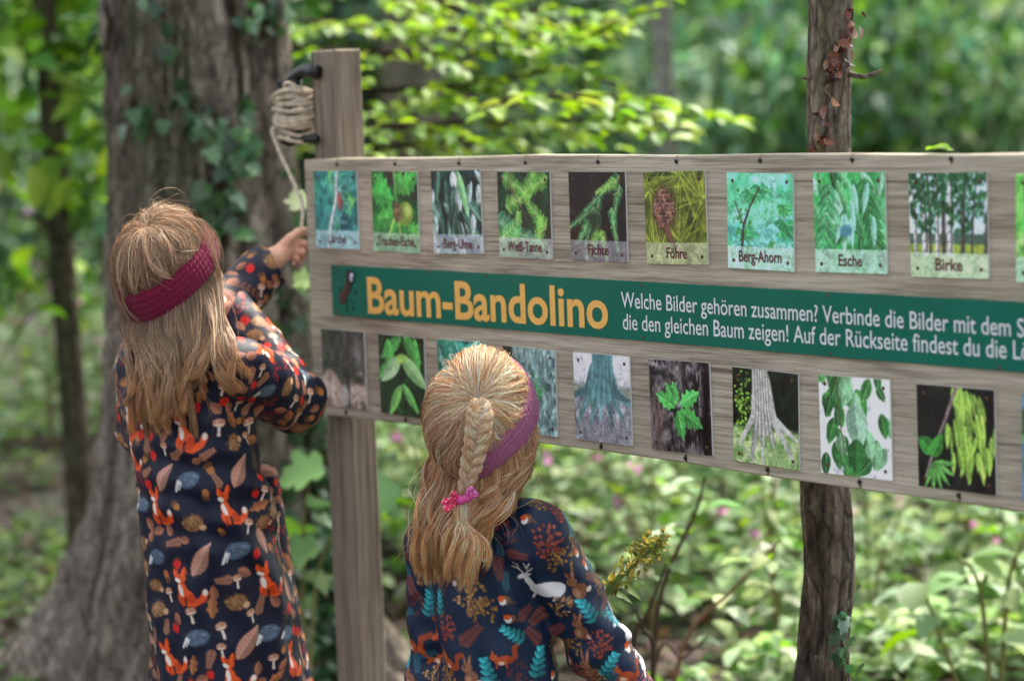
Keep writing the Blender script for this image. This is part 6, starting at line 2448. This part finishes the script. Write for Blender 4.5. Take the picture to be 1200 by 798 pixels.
# looser top layer
c_ = cap_hair(h1, 900, 18, (0.05, -.42, .9), (0, 2 * np.pi), A1, B1 , (.007, .008), r1, rough=.3)
strands(q, c_, r1.uniform(.0002, .0004, len(c_)), hair_cols(len(c_), 18, MID1, MID1, MID1, r1, .2, 1.55))
n = 7500
u = np.sort(r1.uniform(0, 1, n))
ph = np.radians(248 - u * (248 - 62)) + r1.normal(size=n) * .05
st_d = h1.band_dir(ph, A1, B1, -.014)
start = h1.surf(st_d, .003)
outw = unit(start - h1.c) * np.array([1, 1, .2])
nc = 58
cl = np.clip((u * nc + r1.normal(size=n) * .5).astype(int), 0, nc - 1)
uc = (np.arange(nc) + .5) / nc
layer = r1.uniform(0, 1, n)
ex = np.interp(uc, [0, .15, .5, .8, 1], [160, 170, 196, 220, 244]) + r1.normal(size=nc) * 9
ey = np.interp(uc, [0, .15, .5, .8, 1], [476, 518, 510, 488, 450]) + r1.normal(size=nc) * 14
longer = r1.random(nc) < .13
ex = ex + longer * (uc > .4) * r1.uniform(15, 55, nc)
exn = ex[cl] + r1.normal(size=n) * 4
eyn = ey[cl] + r1.normal(size=n) * 9 - layer * 14 - np.abs(r1.normal(size=n)) * 24
ends, mids = [], []
cache = {}
for i in range(n):
    key = (int(exn[i] // 6), int(eyn[i] // 6))
    if key not in cache: cache[key] = surf_point(D1, key[0] * 6 + 3, key[1] * 6 + 3, 3.45, 3.9, .012)
    e_ = cache[key]
    yy = e_[1] if e_ is not None else 3.66
    ends.append(P(exn[i], eyn[i], yy - .004 - .016 * layer[i]))
    mx_ = np.interp(u[i], [0, .5, 1], [163, 205, 258]) + .35 * (exn[i] - np.interp(u[i], [0, .15, .5, .8, 1], [160, 170, 196, 220, 244]))
    mids.append(P(mx_, 425, min(yy, 3.66) - .012 - .014 * layer[i]))
path = fall(D1, start, outw, np.array(ends), np.array(mids), 22, .004 + .016 * layer, r1, cl, .012, .93)
cols = hair_cols(n, 22, ROOT1, MID1, TIP1, r1, gain=1.35) * (1 + .18 * r1.normal(size=nc)[cl])[:, None, None]
strands(q, path, r1.uniform(.00028, .00062, n), np.clip(cols, .01, 1))
# flyaway hairs
nf = 130
i = r1.integers(0, n, nf)
fl = path[i] + (r1.normal(size=(nf, 1, 3)) * np.array([.030, .012, .006])) * np.linspace(0, 1, 22)[None, :, None] ** 1.2 + .012 * np.sin(np.linspace(0, 1, 22)[None, :, None] * r1.uniform(3, 8, (nf, 1, 1)) + r1.uniform(0, 6, (nf, 1, 1))) * r1.normal(size=(nf, 1, 3)) * np.array([1, .3, .3])
strands(q, fl, .00028, hair_cols(nf, 22, MID1, MID1, TIP1, r1))
c_ = cap_hair(h1, 70, 20, (0.05, -.42, .9), (0, 2 * np.pi), A1, B1, (.009, .012), r1, rough=.5)
c_ = c_ + .012 * np.sin(np.linspace(0, 1, 20)[None, :, None] * r1.uniform(3, 7, (70, 1, 1)) + r1.uniform(0, 6, (70, 1, 1))) * np.linspace(0, 1, 20)[None, :, None] * r1.normal(size=(70, 1, 3)) * np.array([1, .4, .5])
strands(q, c_, .00026, hair_cols(70, 20, MID1, MID1, MID1, r1))
over_band(q, h1, A1, B1, (.05, -.42, .9), np.concatenate([r1.uniform(2.3, 4.4, 7), r1.uniform(1.05, 1.5, 4)]), 7, MID1, r1, .016)
q.build('hair', M_HAIR, girl1)
headband('headband', h1, A1, B1, .0245, .013, M_KNIT_R, girl1, None, (85, 6))

# ------------------------------------------------------------------ the smaller girl, in front of the sign
h2 = Head(P(566, 490, 3.35), (.52, .85, .10), (.03, -.04, 1), (.063, .077, .086))
J2 = dict(neck=P(572, 594, 3.37), lsh=P(512, 640, 3.42), rsh=P(630, 626, 3.32), rel=P(702, 756, 3.37), rwr=P(776, 876, 3.40), lel=P(512, 788, 3.44), lwr=P(548, 890, 3.50))
J2['lcuff'] = P(542, 874, 3.49)
J2['rcuff'] = P(766, 858, 3.395)
T2 = [(P(573, 612, 3.36), .060, .05), (P(573, 645, 3.365), .082, .06), (P(576, 700, 3.37), .084, .070), (P(582, 790, 3.38), .086, .080), (P(588, 880, 3.39), .098, .092), (P(596, 1000, 3.40), .118, .112), (P(600, 1080, 3.41), .126, .120)]


def hand2(F):
    relaxed_hand(F, J2['rwr'], np.array([.35, .25, -1]), np.array([.7, -.5, .1]))
    relaxed_hand(F, J2['lwr'], np.array([.3, .6, -.8]), np.array([-.7, -.3, .2]))


DEEP = rgb(14, 36, 64)
MOT2 = [(1.0, .078, True, motif(96, m_stag, 1)), (1.5, .056, True, motif(72, m_rabbit, 2)), (1.7, .062, True, motif(80, m_squirrel, 3)), (1.6, .038, True, motif(56, m_robin, 4)), (2.6, .046, False, motif(72, m_teal, 5)), (2.2, .052, True, motif(72, m_dots((150, 70, 58)), 6)), (2.2, .046, True, motif(72, m_dots((150, 108, 52)), 7)),
        (1.5, .044, False, motif(64, m_fern((112, 62, 60)), 8)), (1.6, .04, False, motif(64, m_dots((96, 50, 56)), 9)), (1.2, .04, False, motif(64, m_fern((40, 92, 110)), 10)), (1.2, .045, True, motif(64, m_dots((176, 130, 84)), 12))]
fix2 = [(629, 684, 0, .078, 0), (614, 606, 3, .036, .2), (678, 737, 1, .05, -.1), (690, 712, 4, .045, .6), (642, 640, 5, .06, 0), (662, 660, 6, .05, .2), (592, 766, 2, .05, 0), (570, 790, 4, .05, .2), (634, 778, 4, .05, -.2), (597, 727, 3, .034, 0), (548, 700, 10, .06, .2), (553, 790, 1, .05, 0), (700, 760, 5, .05, .3), (604, 745, 4, .042, 1.0), (520, 740, 5, .05, 0), (508, 740, 2, .045, 1.2), (564, 720, 6, .05, 0), (650, 740, 7, .045, .5)]
girl2, D2 = make_girl('person', 'smaller girl with a braid, mauve headband and dark woodland print dress before the sign', h2, J2, T2, (.50, .866), [.043, .043, .034], [], T2[-1][0][2] + .002, MOT2, DEEP, 47, .25, fix2,
                      [(P(600, 700, 3.28), (1, 0, .5), .05, .003, .12), (P(560, 780, 3.3), (1, 0, .1), .06, .003, .12), (P(660, 700, 3.3), (.6, 0, 1), .05, .003, .08)], hand2,
                      [((h2.c[0] - .03, h2.c[0] + .10, .0035), (h2.c[1] - .01, h2.c[1] + .12, .0035), (h2.c[2] - .12, h2.c[2] + .03, .0035)), ((J2['rwr'][0] - .03, J2['rwr'][0] + .05, .003), (J2['rwr'][1] - .04, J2['rwr'][1] + .05, .003), (J2['rwr'][2] - .12, J2['rwr'][2], .003)), ((J2['lwr'][0] - .05, J2['lwr'][0] + .04, .003), (J2['lwr'][1] - .03, J2['lwr'][1] + .08, .003), (J2['lwr'][2] - .11, J2['lwr'][2], .003))],
                      (-.24, .30), (3.20, 3.62))
A2, B2 = .000, .058
r2_ = np.random.default_rng(83)
ROOT2 = [rgb(218, 174, 136), rgb(236, 200, 162), rgb(196, 148, 110), rgb(248, 222, 190)]
MID2 = [rgb(222, 178, 136), rgb(242, 212, 178), rgb(186, 138, 100), rgb(250, 232, 208)]
LOW2 = [rgb(180, 130, 90), rgb(206, 160, 116), rgb(152, 104, 70), rgb(224, 190, 148)]
TIP2 = [rgb(226, 180, 124), rgb(242, 210, 162), rgb(206, 154, 98), rgb(184, 130, 80)]
# where the braid gathers, on the back of the head
gp = P(562, 472, 3.35 - .07) - h2.c
gdir = unit(np.array([gp @ h2.r, gp @ h2.f, gp @ h2.u]))
q = MB()
skullcap(q, h2, A2, B2, .003, rgb(150, 108, 72), r2_)
c_ = cap_hair(h2, 8000, 18, gdir, (0, 2 * np.pi), A2, B2, (.006, .005), r2_, to_gather=True, rough=.10)
strands(q, c_, r2_.uniform(.00022, .0005, len(c_)), hair_cols(len(c_), 18, MID2, MID2, ROOT2, r2_, gain=1.4) * (1 + .12 * np.sin(np.linspace(0, 1, 18) * 3))[None, :, None])  # crown colours lifted to stand in for sunlight on top of the head
c_ = cap_hair(h2, 260, 18, gdir, (0, 2 * np.pi), A2, B2, (.008, .006), r2_, to_gather=True, rough=.2)
strands(q, c_, .0003, hair_cols(260, 18, MID2, MID2, MID2, r2_))
# loose lower hair
n = 7000
u = np.sort(r2_.uniform(0, 1, n))
ph = np.radians(265 - u * (265 - 72)) + r2_.normal(size=n) * .05
start = h2.surf(h2.band_dir(ph, A2, B2, -.012), .003)
outw = unit(start - h2.c) * np.array([1, 1, .2])
nc = 52
cl = np.clip((u * nc + r2_.normal(size=n) * .5).astype(int), 0, nc - 1)
uc = (np.arange(nc) + .5) / nc
layer = r2_.uniform(0, 1, n)
knx = [0, .2, .45, .7, .88, 1]
ex = np.interp(uc, knx, [498, 509, 534, 558, 588, 606]) + r2_.normal(size=nc) * 7
ey = np.interp(uc, knx, [668, 690, 680, 655, 610, 580]) + r2_.normal(size=nc) * 12
exn = ex[cl] + r2_.normal(size=n) * 4
eyn = ey[cl] + r2_.normal(size=n) * 6 - 10 * layer - np.abs(r2_.normal(size=n)) * 20
ends, mids = [], []
cache = {}
for i in range(n):
    key = (int(exn[i] // 6), int(eyn[i] // 6))
    if key not in cache: cache[key] = surf_point(D2, key[0] * 6 + 3, key[1] * 6 + 3, 3.16, 3.6, .012)
    e_ = cache[key]
    yy = e_[1] if e_ is not None else 3.33
    ends.append(P(exn[i], eyn[i], yy - .004 - .016 * layer[i]))
    mids.append(P(np.interp(u[i], knx, [476, 498, 530, 560, 598, 618]), min(612, eyn[i] - 30), min(yy, 3.34) - .014 - .014 * layer[i]))
path = fall(D2, start, outw, np.array(ends), np.array(mids), 22, .004 + .016 * layer, r2_, cl, .013, .85)
cols = hair_cols(n, 22, LOW2, LOW2 + MID2, TIP2, r2_, gain=1.25) * (1 + .16 * r2_.normal(size=nc)[cl])[:, None, None]
strands(q, path, r2_.uniform(.00028, .00062, n), np.clip(cols, .01, 1))
nf = 110
i = r2_.integers(0, n, nf)
fl = path[i] + (r2_.normal(size=(nf, 1, 3)) * np.array([.024, .010, .006])) * np.linspace(0, 1, 22)[None, :, None] ** 1.2 + .010 * np.sin(np.linspace(0, 1, 22)[None, :, None] * r2_.uniform(3, 8, (nf, 1, 1)) + r2_.uniform(0, 6, (nf, 1, 1))) * r2_.normal(size=(nf, 1, 3)) * np.array([1, .3, .3])
strands(q, fl, .00027, hair_cols(nf, 22, MID2, MID2, TIP2, r2_))
c_ = cap_hair(h2, 26, 20, gdir, (.8, 5.5), A2, B2, (.008, .014), r2_, rough=.6)
strands(q, c_ + .004 * np.sin(np.linspace(0, 1, 20)[None, :, None] * r2_.uniform(3, 7, (26, 1, 1)) + r2_.uniform(0, 6, (26, 1, 1))) * r2_.normal(size=(26, 1, 3)) * np.array([1, .4, .5]), .00025, hair_cols(26, 20, MID2, MID2, MID2, r2_))
over_band(q, h2, A2, B2, gdir, r2_.uniform(3.05, 4.75, 90), 16, MID2, r2_, .0105, .06, .3)
q.build('hair', M_HAIR, girl2)
headband('headband', h2, A2 - .001, B2, .039, .011, M_KNIT_M, girl2, None, (75, 9))

# braid of three intertwined locks, then the tail below the tie
yb = h2.c[1] - h2.rad[1] - .010
bc = spline([P(562, 470, yb + .004), P(562, 492, yb - .012), P(558, 520, yb - .014), P(551, 550, yb - .008), P(542, 582, yb - .004)], 40)
q = MB()
th = np.linspace(0, 2 * np.pi * 3.1, 40)
prof = np.interp(np.linspace(0, 1, 40), [0, .15, .7, 1], [.55, .92, .74, .36])
for k in range(3):
    a = th + k * 2 * np.pi / 3
    ctr = bc + (np.sin(a) * .0125 * prof)[:, None] * RGT + (np.sin(2 * a) * .0065 * prof)[:, None] * np.array([0, 1.0, 0])
    nb = 300
    ang, rr = r2_.uniform(0, 6.28, nb), r2_.uniform(0, 1, nb) ** .5 * .0088
    tg = unit(np.gradient(ctr, axis=0))
    sd = unit(np.cross(tg, [0, 1.0, 0]))
    nn_ = np.cross(tg, sd)
    pth = ctr[None] + prof[None, :, None] * (rr * np.cos(ang))[:, None, None] * sd[None] + prof[None, :, None] * (rr * np.sin(ang))[:, None, None] * nn_[None]
    pth = pth + .0008 * r2_.normal(size=pth.shape)
    strands(q, pth, r2_.uniform(.0003, .0006, nb), hair_cols(nb, 40, MID2, ROOT2 + MID2, MID2, r2_, gain=1.35))
nb = 900
s0_ = np.array(P(541, 584, yb - .004))
e_x, e_y = np.clip(r2_.normal(size=nb) * 11, -22, 22) + 547, 688 + r2_.normal(size=nb) * 8
cl = np.clip(((e_x - 510) / 84 * 12).astype(int), 0, 11)
jy = r2_.normal(size=12) * 9
e_y = e_y + jy[cl] - np.abs(r2_.normal(size=nb)) * 20
e_p = np.array([P(a, b - .25 * abs(a - 552), yb - .012 - .012 * r2_.random()) for a, b in zip(e_x, e_y)])
m_p = np.array([P(552 + (a - 552) * 1.15, 628, yb - .030 - .012 * r2_.random()) for a in e_x])
pth = fall(D2, s0_ + r2_.normal(size=(nb, 3)) * .0028, np.tile(np.array([[.1, -.5, 0]]), (nb, 1)), e_p, m_p, 22, np.full(nb, .012), r2_, cl, .008, .75)
strands(q, pth, r2_.uniform(.00028, .00058, nb), hair_cols(nb, 22, MID2, MID2 + TIP2, TIP2, r2_, gain=1.35))
q.build('braid', M_HAIR, girl2)
# pink hair tie with a small bow
q = MB()
tc_ = np.array(P(542, 584, yb - .004))
a = np.linspace(0, 2 * np.pi, 25)
ax1, ax2 = unit(RGT * .96 + UPV * .28), np.array([0, 1.0, 0])
q.tube(tc_ + .0095 * np.cos(a)[:, None] * ax1 + .0095 * np.sin(a)[:, None] * ax2, .0058 + .0012 * np.sin(a * 6), 10, rgb(208, 74, 150), cap=False)
for px_, py_, sx, col_, ln in ((528, 590, 1, rgb(226, 36, 92), .0135), (533, 583, 1, rgb(214, 30, 84), .011), (552, 578, -1, rgb(206, 84, 160), .011)):
    th_ = np.linspace(0, np.pi, 17)
    ph_ = np.linspace(0, 2 * np.pi, 28, endpoint=False)
    T_, Ph = np.meshgrid(th_, ph_, indexing='ij')
    c0 = np.array(P(px_, py_, yb - .016))
    dr_ = unit(c0 - tc_ + 1e-6)
    sd_ = unit(np.cross(dr_, [0, 1.0, 0]))
    wd_ = .35 + .75 * (1 - np.cos(T_)) / 2
    lob = c0 + (-np.cos(T_) * ln)[..., None] * dr_ + (np.sin(T_) ** .6 * np.cos(Ph) * .0115 * wd_)[..., None] * sd_ + (np.sin(T_) ** .6 * np.sin(Ph) * .0048 + .0012 * np.cos(Ph * 4))[..., None] * np.array([0, 1.0, 0])
    i_ = np.arange(16)[:, None] * 28
    j_ = np.arange(28)[None]
    cdot = np.where((np.sin(Ph * 5) * np.sin(T_ * 7) > .6), 1.0, 0.0)[..., None]
    q.add(lob.reshape(-1, 3), np.stack([i_ + j_, i_ + (j_ + 1) % 28, i_ + 28 + (j_ + 1) % 28, i_ + 28 + j_], -1).reshape(-1, 4), (np.array(col_) * (1 - cdot) + np.array(rgb(244, 214, 228)) * cdot).reshape(-1, 3))
q.build('hair_tie', M_TIE, girl2)

# a fresh leaf lying on the upper edge of the sign
s_, t_ = board_st(1078, 182)
q = MB()
lp = B(s_, T_TOP + wob(s_) + .004, -.012)
q.leaves(OVAL, np.stack([lp, lp + BS * .01]), np.array([[0, -.2, 1.0], [.1, -.1, 1.0]]), np.array([BS + [0, 0, .12], BS * .9 + [.3, .2, .1]]), np.array([.040, .028]), np.array([rgb(120, 170, 44), rgb(150, 160, 120)]))
tag(q.build('fresh_leaf', M_LEAF, None, org=lp), 'small fresh lime leaf lying on the upper edge of the sign', 'leaf')
